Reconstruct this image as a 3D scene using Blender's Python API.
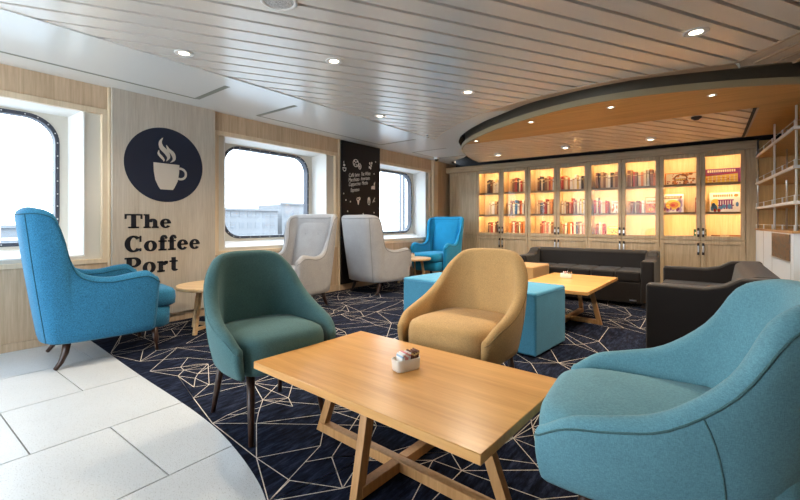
import bpy, bmesh, math, random
from mathutils import Vector, Matrix, geometry
random.seed(7)
for o in list(bpy.data.objects): bpy.data.objects.remove(o)
SC = bpy.context.scene
COL = SC.collection
R = math.radians

# ------------------------------------------------------------------ camera, world, exposure
cam_d = bpy.data.cameras.new('camera'); cam = bpy.data.objects.new('camera', cam_d); COL.objects.link(cam)
cam_d.sensor_width = 36; cam_d.lens = 408/800*36; cam_d.shift_y = -28/800; cam_d.clip_start = .02; cam_d.clip_end = 500
cam.location = (0, 0, .966); cam.rotation_euler = (R(90), 0, R(37)); SC.camera = cam

wd = bpy.data.worlds.new('world'); SC.world = wd; wd.use_nodes = True
wn = wd.node_tree; wn.nodes.clear()
wo = wn.nodes.new('ShaderNodeOutputWorld'); wb = wn.nodes.new('ShaderNodeBackground')
tc = wn.nodes.new('ShaderNodeTexCoord'); sp = wn.nodes.new('ShaderNodeSeparateXYZ'); cr = wn.nodes.new('ShaderNodeValToRGB')
wn.links.new(tc.outputs['Generated'], sp.inputs[0]); wn.links.new(sp.outputs['Z'], cr.inputs[0]); wn.links.new(cr.outputs[0], wb.inputs[0]); wn.links.new(wb.outputs[0], wo.inputs[0])
cr.color_ramp.elements[0].position = 0; cr.color_ramp.elements[0].color = (.80, .90, 1, 1)
cr.color_ramp.elements[1].position = .6; cr.color_ramp.elements[1].color = (.72, .86, 1, 1)
wb.inputs[1].default_value = 4.2

VS = SC.view_settings; VS.view_transform = 'Standard'; VS.look = 'None'; VS.gamma = 1; VS.use_curve_mapping = False
VS.exposure = 1.12
LAMP = 36.0        # watts of one big downlight
LED = .95          # watts of one bookcase light strip

# ------------------------------------------------------------------ materials
def mat(name, base, rough=.6, metal=0, build=None, spec=.5, **kw):
    m = bpy.data.materials.new(name); m.use_nodes = True
    nt = m.node_tree; b = nt.nodes['Principled BSDF']
    b.inputs['Base Color'].default_value = (*base, 1); b.inputs['Roughness'].default_value = rough
    b.inputs['Metallic'].default_value = metal; b.inputs['Specular IOR Level'].default_value = spec
    for k, v in kw.items(): b.inputs[k.replace('_', ' ')].default_value = v
    if build: build(nt, b)
    return m
def coords(nt, scale, rot=(0, 0, 0)):
    t = nt.nodes.new('ShaderNodeTexCoord'); mp = nt.nodes.new('ShaderNodeMapping')
    mp.inputs['Scale'].default_value = scale; mp.inputs['Rotation'].default_value = rot
    nt.links.new(t.outputs['Object'], mp.inputs[0]); return mp.outputs[0]
def noise(nt, vec, scale, detail=4, rough=.6):
    n = nt.nodes.new('ShaderNodeTexNoise'); n.inputs['Scale'].default_value = scale
    n.inputs['Detail'].default_value = detail; n.inputs['Roughness'].default_value = rough
    nt.links.new(vec, n.inputs['Vector']); return n.outputs[0]
def ramp(nt, fac, stops):
    r = nt.nodes.new('ShaderNodeValToRGB'); e = r.color_ramp.elements
    while len(e) < len(stops): e.new(.5)
    for i, (p, c) in enumerate(stops): e[i].position = p; e[i].color = (*c, 1)
    nt.links.new(fac, r.inputs[0]); return r.outputs[0]
def bump(nt, b, h, strength=.2, dist=.002):
    n = nt.nodes.new('ShaderNodeBump'); n.inputs['Strength'].default_value = strength; n.inputs['Distance'].default_value = dist
    nt.links.new(h, n.inputs['Height']); nt.links.new(n.outputs[0], b.inputs['Normal'])
def mixc(nt, fac, a, b_, typ='MULTIPLY'):
    n = nt.nodes.new('ShaderNodeMix'); n.data_type = 'RGBA'; n.blend_type = typ
    if isinstance(fac, float): n.inputs[0].default_value = fac
    else: nt.links.new(fac, n.inputs[0])
    nt.links.new(a, n.inputs[6]); nt.links.new(b_, n.inputs[7]); return n.outputs[2]
def wood(name, dark, light, axis='Z', rough=.45, fine=60, wide=9, spec=.4):
    def f(nt, b):
        s = {'X': (.06, 1, 1), 'Y': (1, .06, 1), 'Z': (1, 1, .05)}[axis]
        v = coords(nt, s)
        n1 = noise(nt, v, fine, 5, .65); n2 = noise(nt, v, wide, 3, .5)
        mid = tuple((p+q)/2 for p, q in zip(dark, light))
        c1 = ramp(nt, n1, [(.3, dark), (.5, mid), (.7, light)])
        c2 = ramp(nt, n2, [(.3, (.86, .84, .80)), (.7, (1, 1, 1))])
        nt.links.new(mixc(nt, 1.0, c1, c2), b.inputs['Base Color']); bump(nt, b, n1, .06, .001)
    return mat(name, light, rough, build=f, spec=spec)
def fabric(name, c, var=.13, rough=.92, sc=330):
    def f(nt, b):
        v = coords(nt, (1, 1, 1)); n2 = noise(nt, v, 9, 3, .5)
        na_ = noise(nt, coords(nt, (1, 1, .22)), sc*1.6, 1, .6); nb_ = noise(nt, coords(nt, (.25, .25, 1)), sc*1.6, 1, .6)
        ad = nt.nodes.new('ShaderNodeMath'); ad.operation = 'ADD'; nt.links.new(na_, ad.inputs[0]); nt.links.new(nb_, ad.inputs[1])
        ml = nt.nodes.new('ShaderNodeMath'); ml.operation = 'MULTIPLY'; nt.links.new(ad.outputs[0], ml.inputs[0]); ml.inputs[1].default_value = .5; n1 = ml.outputs[0]
        lo = tuple(x*(1-var*1.6) for x in c); hi = tuple(min(1, x*(1+var)) for x in c)
        c1 = ramp(nt, n1, [(.36, lo), (.64, hi)]); c2 = ramp(nt, n2, [(.3, (.92,)*3), (.7, (1, 1, 1))])
        nt.links.new(mixc(nt, 1.0, c1, c2), b.inputs['Base Color']); bump(nt, b, n1, .5, .0015)
    return mat(name, c, rough, build=f, spec=.15, Sheen_Weight=.12, Sheen_Roughness=.5)
def emit(name, c, s):
    m = bpy.data.materials.new(name); m.use_nodes = True; nt = m.node_tree; nt.nodes.clear()
    o = nt.nodes.new('ShaderNodeOutputMaterial'); e = nt.nodes.new('ShaderNodeEmission'); e.inputs[0].default_value = (*c, 1); e.inputs[1].default_value = s
    nt.links.new(e.outputs[0], o.inputs[0]); return m
def glass(name, tint=(1, 1, 1), refl=.06):
    m = bpy.data.materials.new(name); m.use_nodes = True; nt = m.node_tree; nt.nodes.clear()
    o = nt.nodes.new('ShaderNodeOutputMaterial'); t = nt.nodes.new('ShaderNodeBsdfTransparent'); g = nt.nodes.new('ShaderNodeBsdfGlossy'); mx = nt.nodes.new('ShaderNodeMixShader')
    t.inputs[0].default_value = (*tint, 1); g.inputs['Roughness'].default_value = .02; mx.inputs[0].default_value = refl
    nt.links.new(t.outputs[0], mx.inputs[1]); nt.links.new(g.outputs[0], mx.inputs[2]); nt.links.new(mx.outputs[0], o.inputs[0]); return m

M_WALL = wood('pale_oak_wall', (.54, .38, .24), (.74, .56, .39))
M_MAPLE = wood('maple_trim', (.74, .58, .40), (.86, .71, .52), rough=.4)
M_CASE = wood('washed_oak_case', (.46, .33, .20), (.66, .50, .32))
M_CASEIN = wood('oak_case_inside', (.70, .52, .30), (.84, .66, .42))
M_CASEH = wood('washed_oak_shelf', (.46, .33, .20), (.66, .50, .32), axis='X')
M_BOARD = wood('grey_washed_board', (.50, .44, .37), (.63, .57, .49), rough=.35, fine=90)
M_TABLE = wood('honey_maple_top', (.64, .30, .085), (.84, .46, .155), axis='X', rough=.28, fine=30, wide=5, spec=.5)
M_TLEG = wood('honey_maple_leg', (.46, .23, .085), (.62, .34, .14), rough=.4)
M_RTABLE = wood('pale_maple_table', (.62, .40, .20), (.80, .56, .32), axis='X', rough=.35)
M_CANOPY = wood('orange_oak_canopy', (.60, .31, .085), (.80, .46, .155), axis='X', rough=.5, fine=40, wide=6)
M_SHELFBACK = wood('brown_oak_back', (.50, .30, .11), (.68, .44, .18))
M_DARKLEG = wood('dark_walnut_leg', (.022, .009, .006), (.048, .020, .011), rough=.35)
M_WHITE = mat('white_paint', (.80, .79, .76), .45)
M_BEIGE = mat('beige_laminate', (.66, .62, .54), .5)
M_GASKET = mat('window_gasket', (.05, .055, .075), .5)
M_STEEL = mat('brushed_steel', (.7, .7, .7), .3, 1)
M_CHROME = mat('chrome', (.8, .8, .8), .15, 1)
M_DARKMETAL = mat('dark_bronze', (.05, .04, .035), .4, .6)
def panelf(nt, b):
    n1 = noise(nt, coords(nt, (1, .08, 1), (0, 0, 0)), 40, 3); bump(nt, b, n1, .03, .001)
M_SLAT = mat('satin_ceiling_metal', (.85, .80, .735), .25, .2, build=panelf, spec=.6)
M_PERIM = mat('ceiling_panel_white', (.84, .85, .83), .22, .15, build=panelf, spec=.6)
M_SLAT2 = mat('satin_canopy_metal', (.72, .61, .50), .35, .3)
M_GAP = mat('ceiling_gap', (.16, .11, .07), .6)
M_RECESS = mat('recess_black', (.012, .012, .014), .7)  # black paints the shade above the canopy; also used for the dark edge trim
M_RING = mat('ring_bronze_edge', (.55, .42, .30), .4, .3)
M_FASCIA = mat('olive_fascia', (.40, .33, .20), .5)
M_GROOVE = mat('hatch_edge_grey', (.26, .27, .23), .8, spec=.1)
M_BLACKBOARD = mat('blackboard', (.010, .008, .009), .5, spec=.3)
M_CHALK = mat('chalk', (.82, .80, .78), .9)
M_NAVY = mat('navy_vinyl', (.010, .016, .036), .35)
M_LETTER = mat('black_navy_letter', (.008, .011, .022), .4)
M_LOGO = mat('logo_cutout', (.56, .50, .43), .4)
M_LAMP = emit('lamp_glow', (1, .86, .62), 4)
M_LEDM = emit('led_glow', (1, .72, .36), 3)
M_GLASS = glass('cabinet_glass', (1, 1, 1), .016)
M_WGLASS = glass('window_glass', (.97, .99, 1), .05)
F_BLUE = fabric('blue_wool', (.035, .20, .36), .3)
F_BLUE2 = fabric('bright_blue_wool', (.018, .29, .54))
F_TEAL = fabric('teal_green_weave', (.075, .165, .170))
F_AQUA = fabric('aqua_weave', (.15, .34, .40), sc=340)
F_MUST = fabric('mustard_weave', (.56, .35, .145))
F_GREY = fabric('pale_grey_wool', (.38, .37, .37), .14)
F_BENCH = fabric('bench_blue', (.070, .28, .44))
F_TAN = fabric('tan_ottoman', (.50, .29, .12))
F_DARK = fabric('dark_brown_leatherette', (.011, .008, .007), .12, .5)
F_PIPE = fabric('piping_dark', (.018, .10, .15))
F_PIPEG = fabric('piping_grey', (.22, .21, .21))
F_PIPEM = fabric('piping_mustard', (.32, .20, .08))
def tilef(nt, b):
    v = coords(nt, (1, 1, 1)); n1 = noise(nt, v, 260, 1, .5); n2 = noise(nt, v, 5, 3)
    c1 = ramp(nt, n1, [(.30, (.34, .33, .31)), (.37, (.60, .615, .62)), (.9, (.65, .665, .67))]); c2 = ramp(nt, n2, [(.3, (.95,)*3), (.7, (1, 1, 1))])
    nt.links.new(mixc(nt, 1.0, c1, c2), b.inputs['Base Color'])
M_TILE = mat('terrazzo_tile', (.8, .8, .8), .38, build=tilef)
M_GROUT = mat('grout', (.30, .29, .27), .8)
def carpf(nt, b):
    n1 = noise(nt, coords(nt, (1, .22, 1), (0, 0, .4)), 42, 4, .7); n2 = noise(nt, coords(nt, (1, 1, 1)), 500, 1)
    c1 = ramp(nt, n1, [(.38, (.004, .005, .011)), (.52, (.010, .014, .030)), (.68, (.034, .042, .078))])
    nt.links.new(c1, b.inputs['Base Color']); bump(nt, b, n2, .5, .002)
M_CARPET = mat('navy_carpet', (.02, .03, .06), .95, build=carpf, spec=.08)
def linef(nt, b):
    n1 = noise(nt, coords(nt, (1, 1, 1)), 160, 2)
    nt.links.new(ramp(nt, n1, [(.3, (.42, .36, .30)), (.6, (.86, .77, .66))]), b.inputs['Base Color'])
M_LINE = mat('carpet_cream_yarn', (.5, .45, .36), .95, build=linef, spec=.1)

# ------------------------------------------------------------------ mesh helpers
def BM(): return bmesh.new()
def merge(bm, t, mtx=None):
    if mtx is not None: bmesh.ops.transform(t, matrix=mtx, verts=t.verts)
    me = bpy.data.meshes.new('t'); t.to_mesh(me); t.free(); bm.from_mesh(me); bpy.data.meshes.remove(me)
def TR(loc=(0, 0, 0), rz=0, rx=0, ry=0):
    return Matrix.Translation(loc) @ Matrix.Rotation(rz, 4, 'Z') @ Matrix.Rotation(ry, 4, 'Y') @ Matrix.Rotation(rx, 4, 'X')
def box(bm, x0, x1, y0, y1, z0, z1, bev=0, seg=2, mi=0, mtx=None):
    t = bmesh.new(); bmesh.ops.create_cube(t, size=1)
    bmesh.ops.scale(t, vec=(x1-x0, y1-y0, z1-z0), verts=t.verts); bmesh.ops.translate(t, vec=((x0+x1)/2, (y0+y1)/2, (z0+z1)/2), verts=t.verts)
    if bev: bmesh.ops.bevel(t, geom=t.edges[:], offset=bev, segments=seg, profile=.5, affect='EDGES')
    for f in t.faces: f.material_index = mi; f.smooth = bev > 0
    merge(bm, t, mtx)
def prism(bm, pts, axis, a0, a1, bev=0, seg=2, mi=0, mtx=None):
    """pts = 2D outline; axis 'x': pts are (y,z), 'y': (x,z), 'z': (x,y)"""
    t = bmesh.new()
    def P(p, a): return {'x': (a, p[0], p[1]), 'y': (p[0], a, p[1]), 'z': (p[0], p[1], a)}[axis]
    A = [t.verts.new(P(p, a0)) for p in pts]; B = [t.verts.new(P(p, a1)) for p in pts]; n = len(pts)
    t.faces.new(A[::-1]); t.faces.new(B)
    for i in range(n): t.faces.new((A[i], A[(i+1) % n], B[(i+1) % n], B[i]))
    bmesh.ops.recalc_face_normals(t, faces=t.faces)
    if bev: bmesh.ops.bevel(t, geom=t.edges[:], offset=bev, segments=seg, profile=.5, affect='EDGES')
    for f in t.faces: f.material_index = mi; f.smooth = bev > 0
    merge(bm, t, mtx)
def tube(bm, pts, rad, n=8, mi=0, caps=True, sy=1):
    """swept tube along 3D points; rad number or list"""
    pts = [Vector(p) for p in pts]; t = bmesh.new(); rings = []
    up = Vector((0, 0, 1))
    for i, p in enumerate(pts):
        d = (pts[min(i+1, len(pts)-1)]-pts[max(i-1, 0)]).normalized()
        u = d.cross(up)
        if u.length < .1: u = d.cross(Vector((0, 1, 0)))
        u.normalize(); v = d.cross(u); r = rad[i] if isinstance(rad, (list, tuple)) else rad
        rings.append([t.verts.new(p+u*math.cos(2*math.pi*k/n)*r+v*math.sin(2*math.pi*k/n)*r*sy) for k in range(n)])
    for a, b in zip(rings, rings[1:]):
        for k in range(n): t.faces.new((a[k], a[(k+1) % n], b[(k+1) % n], b[k]))
    if caps: t.faces.new(rings[0][::-1]); t.faces.new(rings[-1])
    bmesh.ops.recalc_face_normals(t, faces=t.faces)
    for f in t.faces: f.smooth = len(f.verts) == 4; f.material_index = mi
    merge(bm, t)
def lathe(bm, prof, n=32, mi=0, mtx=None, ell=1):
    t = bmesh.new(); rings = []
    for r, z in prof:
        rings.append([t.verts.new((r*math.cos(2*math.pi*k/n), r*ell*math.sin(2*math.pi*k/n), z)) for k in range(n)] if r > 1e-5 else [t.verts.new((0, 0, z))])
    for a, b in zip(rings, rings[1:]):
        for k in range(n):
            q = (k+1) % n
            if len(a) == 1 and len(b) == 1: continue
            if len(a) == 1: t.faces.new((a[0], b[q], b[k]))
            elif len(b) == 1: t.faces.new((a[k], a[q], b[0]))
            else: t.faces.new((a[k], a[q], b[q], b[k]))
    bmesh.ops.recalc_face_normals(t, faces=t.faces)
    for f in t.faces: f.smooth = True; f.material_index = mi
    merge(bm, t, mtx)
def obj(name, bm, m, parent=None, wn=False, sharp=None, kind=None, label=None):
    me = bpy.data.meshes.new(name); bm.to_mesh(me); bm.free()
    for x in (m if isinstance(m, (list, tuple)) else [m]): me.materials.append(x)
    if sharp: me.set_sharp_from_angle(angle=R(sharp))
    o = bpy.data.objects.new(name, me); COL.objects.link(o)
    if parent: o.parent = parent
    if wn: w = o.modifiers.new('wn', 'WEIGHTED_NORMAL'); w.keep_sharp = True
    if kind: o['kind'] = kind
    if label: o['label'] = label
    return o
def tag(o, label, cat, group=None, kind=None):
    if label: o['label'] = label
    if cat: o['category'] = cat
    if group: o['group'] = group
    if kind: o['kind'] = kind
    return o
def thing(name, label, cat, loc=(0, 0, 0), rz=0, group=None):
    o = bpy.data.objects.new(name, None); COL.objects.link(o); o.empty_display_size = .1
    o.location = loc; o.rotation_euler = (0, 0, rz); return tag(o, label, cat, group)
def dup(root, loc, rz, label, group=None):
    r = root.copy(); COL.objects.link(r); r.location = loc; r.rotation_euler = (0, 0, rz); r['label'] = label
    if group: r['group'] = group
    for ch in list(root.children):
        c = ch.copy(); COL.objects.link(c); c.parent = r
        for g in list(ch.children):
            d = g.copy(); COL.objects.link(d); d.parent = c
    return r
def struct(name, bm=None, m=None, parent=None, **k):
    if bm is None:
        o = bpy.data.objects.new(name, None); COL.objects.link(o)
        if parent: o.parent = parent
    else: o = obj(name, bm, m, parent, **k)
    if not parent: o['kind'] = 'structure'
    return o
def cmr(P, k):
    """Catmull-Rom through tuples"""
    out = []; n = len(P)
    for i in range(n-1):
        p0, p1, p2, p3 = P[max(i-1, 0)], P[i], P[i+1], P[min(i+2, n-1)]
        for j in range(k):
            t = j/k
            out.append(tuple(.5*((2*b)+(-a+c)*t+(2*a-5*b+4*c-d)*t*t+(-a+3*b-3*c+d)*t**3) for a, b, c, d in zip(p0, p1, p2, p3)))
    out.append(tuple(P[-1])); return out
def area(name, loc, sx, sy, power, col, rot=(0, 0, 0), parent=None, spread=None):
    l = bpy.data.lights.new(name, 'AREA'); l.shape = 'RECTANGLE'; l.size = sx; l.size_y = sy; l.energy = power; l.color = col
    if spread: l.spread = R(spread)
    o = bpy.data.objects.new(name, l); COL.objects.link(o); o.location = loc; o.rotation_euler = rot
    if parent: o.parent = parent
    return o

WX, CZ, BY = -4.16, 2.134, 7.08     # left wall, ceiling, bookcase front
# ------------------------------------------------------------------ floor
bm = BM(); box(bm, -4.5, 1.9, -2.6, 7.5, -.06, -.010, mi=1)
strips = [(-4.16, -4.089, .2), (-4.083, -3.478, 1.0), (-3.472, -2.868, .775), (-2.862, -2.258, .43), (-2.252, -1.648, .715), (-1.642, -1.038, .40), (-1.032, -.428, .8), (-.422, .182, .3), (.188, .79, .6), (.796, 1.9, .4)]
for x0, x1, yj in strips:
    y = yj-3.6
    while y < 1.3:
        a, b = max(y+.003, -2.6), min(y+1.197, 1.3)
        if b > a: box(bm, x0, x1, a, b, -.012, -.003)
        y += 1.2
struct('floor', bm, [M_TILE, M_GROUT])
edge = cmr([(-4.16, 1.15), (-3.5, 1.11), (-2.87, 1.072), (-2.27, 1.046), (-1.92, 1.02), (-1.69, .985), (-1.43, .924), (-1.22, .85), (-.9, .68), (-.6, .42), (-.4, .1), (-.28, -.4), (-.25, -1.2), (-.25, -2.6)], 6)
poly = edge+[(1.9, -2.6), (1.9, 7.09), (-4.16, 7.09)]
bm = BM(); prism(bm, poly, 'z', -.010, 0)
def inpoly(x, y):
    c = False; n = len(poly); j = n-1
    for i in range(n):
        xi, yi = poly[i]; xj, yj = poly[j]
        if (yi > y) != (yj > y) and x < (xj-xi)*(y-yi)/(yj-yi)+xi: c = not c
        j = i
    return c
pts = []
tries = 0
while len(pts) < 760 and tries < 20000:
    tries += 1; p = (random.uniform(-4.15, 1.6), random.uniform(-.6, 7.05))
    if inpoly(*p) and all((p[0]-q[0])**2+(p[1]-q[1])**2 > .0050 for q in pts): pts.append(p)
res = geometry.delaunay_2d_cdt([Vector(p) for p in pts], [], [], 0, 1e-5)
V, E = res[0], res[1]
def strand(a, b, w=.0019):
    d = (b-a)
    if d.length > .62 or d.length < .02: return
    for s in (.25, .5, .75):
        q = a+d*s
        if not inpoly(q.x, q.y): return
    d.normalize(); n = Vector((-d.y, d.x))*w
    vs = [bm.verts.new((p.x, p.y, 0.0003)) for p in (a-n, b-n, b+n, a+n)]
    f = bm.faces.new(vs); f.material_index = 1
for i, j in E:
    if random.random() < .26: continue
    a, b = V[i].copy(), V[j].copy(); strand(a, b)
# a second sparse set of long straight strands that cross the cells
for k in range(300):
    a = Vector(random.choice(pts)); c = [Vector(q) for q in pts if .3 < (Vector(q)-a).length < .6]
    if c: strand(a, random.choice(c), .0018)
o = struct('carpet', bm, [M_CARPET, M_LINE])
for f in o.data.polygons:
    if f.material_index == 1 and f.normal.z < 0: f.flip()

# ------------------------------------------------------------------ left wall with three window openings
OP = [(.40, 1.30-.885*2, 1.30), (3.13, 2.262, 4.05), (5.60, 4.715, 6.485)]    # centre, y0, y1
OZ0, OZ1 = .618, 1.935
bm = BM()
box(bm, WX-.45, WX, -2.6, 7.5, -.01, OZ0); box(bm, WX-.45, WX, -2.6, 7.5, OZ1, CZ+.05)
ys = [-2.6]+[v for o_ in OP for v in o_[1:]]+[7.5]
for a, b in zip(ys[::2], ys[1::2]): box(bm, WX-.45, WX, a, b, OZ0, OZ1)
struct('wall_left', bm, M_WALL)
for i, (c, y0, y1) in enumerate(OP):
    w = struct('window_%d' % (i+1))
    def ring(bm, oy0, oy1, oz0, oz1, iy0, iy1, iz0, iz1, xo, xi):   # splayed rectangular ring from outer loop at xo to inner loop at xi
        A = [(xo, oy0, oz0), (xo, oy1, oz0), (xo, oy1, oz1), (xo, oy0, oz1)]; B = [(xi, iy0, iz0), (xi, iy1, iz0), (xi, iy1, iz1), (xi, iy0, iz1)]
        a = [bm.verts.new(p) for p in A]; b = [bm.verts.new(p) for p in B]
        for k in range(4): bm.faces.new((a[k], a[(k+1) % 4], b[(k+1) % 4], b[k]))
    # trim
    bm = BM(); T = .042
    for (a, b, z0, z1) in ((y0, y1, OZ1-T, OZ1+.004), (y0, y1, OZ0-.004, OZ0+T*.8), (y0-.002, y0+T, OZ0+T*.8, OZ1-T), (y1-T, y1+.002, OZ0+T*.8, OZ1-T)):
        box(bm, WX-.03, WX+.012, a, b, z0, z1, .002, 1)
    obj('trim', bm, M_MAPLE, w, sharp=40)
    # beige surround
    jy0, jy1, jz0, jz1 = c-.735, c+.735, .69, 1.905
    bm = BM()
    for (a, b, z0, z1) in ((y0, y1, jz1, OZ1), (y0, y1, OZ0, jz0), (y0, jy0, jz0, jz1), (jy1, y1, jz0, jz1)):
        box(bm, WX-.06, WX-.028, a, b, z0, z1)
    obj('surround', bm, M_BEIGE, w)
    bm = BM(); ring(bm, jy0, jy1, jz0, jz1, c-.69, c+.69, .745, 1.875, WX-.025, -4.44)
    box(bm, WX-.05, WX-.022, jy0-.0, jy1, jz0-.012, jz0); box(bm, WX-.05, WX-.022, jy0-.012, jy0, jz0-.012, jz1+.012)
    box(bm, WX-.05, WX-.022, jy1, jy1+.012, jz0-.012, jz1+.012); box(bm, WX-.05, WX-.022, jy0, jy1, jz1, jz1+.012)
    obj('reveal', bm, M_WHITE, w)
    # inner panel with rounded hole, gasket, pane
    def rr(hy, hz, r, n=10):
        out = []
        for (sy, sz, a0) in ((1, 1, 0), (-1, 1, 90), (-1, -1, 180), (1, -1, 270)):
            for k in range(n+1):
                a = R(a0+90*k/n); out.append((c+sy*(hy-r)+r*math.cos(a), 1.315+sz*(hz-r)+r*math.sin(a)))
        return out
    def band(bm, A, B, xa, xb, mi=0):
        a = [bm.verts.new((xa, *p)) for p in A]; b = [bm.verts.new((xb, *p)) for p in B]; n = len(A)
        for k in range(n):
            f = bm.faces.new((a[k], a[(k+1) % n], b[(k+1) % n], b[k])); f.material_index = mi
    hole = rr(.635, .545, .22); outer = rr(.70, .57, .004)
    bm = BM(); band(bm, [(p[0], min(max(p[1], .745), 1.875)) for p in outer], hole, -4.43, -4.43); band(bm, hole, hole, -4.43, -4.50)
    obj('inner_panel', bm, M_BEIGE, w)
    gi = rr(.605, .515, .195)
    bm = BM(); band(bm, hole, gi, -4.425, -4.42); band(bm, gi, gi, -4.42, -4.50); band(bm, hole, hole, -4.425, -4.44)
    obj('gasket', bm, M_GASKET, w)
    bm = BM(); mid = rr(.62, .53, .207, 4)
    for k, p in enumerate(mid + [((mid[a][0]*(1-t)+mid[b][0]*t), (mid[a][1]*(1-t)+mid[b][1]*t)) for a, b in ((4, 5), (9, 10), (14, 15), (19, 0)) for t in (.17, .33, .5, .67, .83)]):
        lathe(bm, [(.0055, 0), (.005, .004), (0, .005)], 8, mtx=TR((-4.4215, p[0], p[1]), ry=R(90)))
    obj('bolt', bm, M_STEEL, w, kind='stuff')
    bm = BM(); prism(bm, rr(.61, .52, .2), 'x', -4.466, -4.46); obj('pane', bm, M_WGLASS, w)
# baseboards + mouldings on the left wall
bm = BM(); box(bm, WX, WX+.014, 1.16, 7.08, 0, .085, .003, 1); box(bm, WX, WX+.014, -2.6, 1.16, -.004, .06, .003, 1)
struct('baseboard_left', bm, M_WALL, sharp=40)
bm = BM(); box(bm, WX, WX+.02, 4.062, 4.094, 0, CZ, .003, 1); struct('trim_1', bm, M_MAPLE, sharp=40)
bm = BM(); box(bm, WX, WX+.018, 1.300, 1.320, .06, CZ, .003, 1); struct('trim_2', bm, M_MAPLE, sharp=40)
bm = BM(); box(bm, WX, WX+.05, 6.50, 6.66, 0, CZ, .004, 1); struct('trim_3', bm, M_MAPLE, sharp=40)
bm = BM(); box(bm, WX-.4, 1.9, 7.44, 7.55, -.01, 2.5); struct('wall_back', bm, M_WALL)

# ------------------------------------------------------------------ coffee sign board
def rect(a0, b0, a1, b1): return [(a0, b0), (a1, b0), (a1, b1), (a0, b1)]
def ringp(cx, cy, rx, ry, tx, ty, d0=0, d1=360, n=28):
    """list of quads of an elliptical ring with uneven thickness"""
    out = []
    for k in range(n):
        q = []
        for d, s in ((d0+(d1-d0)*k/n, 0), (d0+(d1-d0)*(k+1)/n, 0), (d0+(d1-d0)*(k+1)/n, 1), (d0+(d1-d0)*k/n, 1)):
            a = R(d); q.append((cx+(rx-s*tx)*math.cos(a), cy+(ry-s*ty)*math.sin(a)))
        out.append(q)
    return out
def disc(cx, cy, rx, ry=None, n=28): ry = ry or rx; return [[(cx+rx*math.cos(2*math.pi*k/n), cy+ry*math.sin(2*math.pi*k/n)) for k in range(n)]]
X_ = .66
G = {
 'T': (1.0, [rect(0, .9, .98, 1), rect(0, .66, .09, .95), rect(.89, .66, .98, .95), rect(.36, 0, .62, 1), rect(.20, 0, .78, .09)]),
 'h': (.92, [rect(.08, 0, .32, 1), rect(0, .91, .32, 1), rect(0, 0, .40, .09), rect(.56, 0, .80, .45), rect(.48, 0, .88, .09)]+ringp(.53, .42, .27, .26, .24, .09, 0, 180)),
 'e': (.72, ringp(.34, .33, .34, .35, .22, .09, 0, 325)+[rect(.12, .32, .60, .40)]),
 'o': (.76, ringp(.36, .33, .36, .35, .23, .08)),
 'f': (.50, [rect(.10, 0, .34, .80), rect(0, 0, .46, .09), rect(0, .57, .46, X_)]+ringp(.32, .76, .22, .26, .20, .10, 40, 180)+disc(.44, .84, .085)),
 'C': (.98, ringp(.47, .5, .47, .52, .27, .10, 42, 320)+[rect(.80, .62, .88, 1.0), rect(.80, .02, .88, .2)]),
 'P': (.90, [rect(.10, 0, .36, 1), rect(0, 0, .48, .09), rect(0, .91, .5, 1), rect(.3, .42, .5, .51)]+ringp(.48, .71, .38, .29, .24, .09, -90, 90)),
 'r': (.66, [rect(.08, 0, .32, X_), rect(0, 0, .42, .09), rect(0, .57, .3, X_)]+ringp(.50, .40, .22, .26, .2, .12, 55, 180)+disc(.53, .55, .10)),
 't': (.52, [rect(.12, .12, .36, .86), rect(0, .57, .48, X_)]+ringp(.33, .18, .21, .20, .20, .10, 180, 330)),
}
def word(s, y, z, h, width, x0, x1):
    tot = sum(G[c][0]+.07 for c in s)-.07; k = width/tot
    for c in s:
        bm = BM()
        for P in G[c][1]:
            ca, cb = sum(p[0] for p in P)/len(P), sum(p[1] for p in P)/len(P); e_ = .014
            P = [(a+math.copysign(e_, a-ca), b+math.copysign(e_*.6, b-cb)) for a, b in P] if len(P) == 4 else P
            prism(bm, [(y+a*k, z+b*h) for a, b in P], 'x', x0, x1)
        rel(obj('letter', bm, M_LETTER), sg)
        y += (G[c][0]+.07)*k
sg = thing('sign_panel', 'tall grey-washed wood panel between the first two windows, with cup logo and coffee lettering', 'sign', (WX, 1.785, 0))
def rel(o, root): o.parent = root; o.matrix_parent_inverse = Matrix.Translation(-Vector(root.location)); return o
bm = BM(); box(bm, WX, WX+.04, 1.322, 2.25, .085, CZ, .003, 1); rel(obj('board', bm, M_BOARD, sharp=40), sg)
XB = WX+.04
bm = BM(); prism(bm, disc(1.762, 1.508, .352, n=72)[0], 'x', XB, XB+.002); rel(obj('logo_disc', bm, M_NAVY, label='round navy disc behind the pale cup'), sg)
bm = BM(); X0, X1 = XB+.002, XB+.004
body = [(1.652, 1.522), (1.885, 1.522), (1.882, 1.44), (1.868, 1.36), (1.84, 1.30), (1.825, 1.275), (1.712, 1.275), (1.695, 1.30), (1.668, 1.36), (1.655, 1.44)]
prism(bm, body, 'x', X0, X1)
for q in ringp(1.895, 1.435, .062, .062, .02, .022, -120, 120): prism(bm, q, 'x', X0, X1)
def ribbon(P, W):
    P = [Vector(p) for p in P]; L, Rr = [], []
    for i, p in enumerate(P):
        d = (P[min(i+1, len(P)-1)]-P[max(i-1, 0)]).normalized(); n = Vector((-d.y, d.x))*W[i]; L.append(p+n); Rr.append(p-n)
    return [[tuple(L[i]), tuple(L[i+1]), tuple(Rr[i+1]), tuple(Rr[i])] for i in range(len(P)-1)]
s1 = cmr([(1.735, 1.765, .001), (1.712, 1.72, .012), (1.722, 1.672, .02), (1.765, 1.63, .022), (1.785, 1.585, .014), (1.765, 1.545, .001)], 5)
s2 = cmr([(1.70, 1.645, .001), (1.697, 1.61, .010), (1.722, 1.58, .012), (1.742, 1.555, .008), (1.738, 1.54, .001)], 5)
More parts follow.
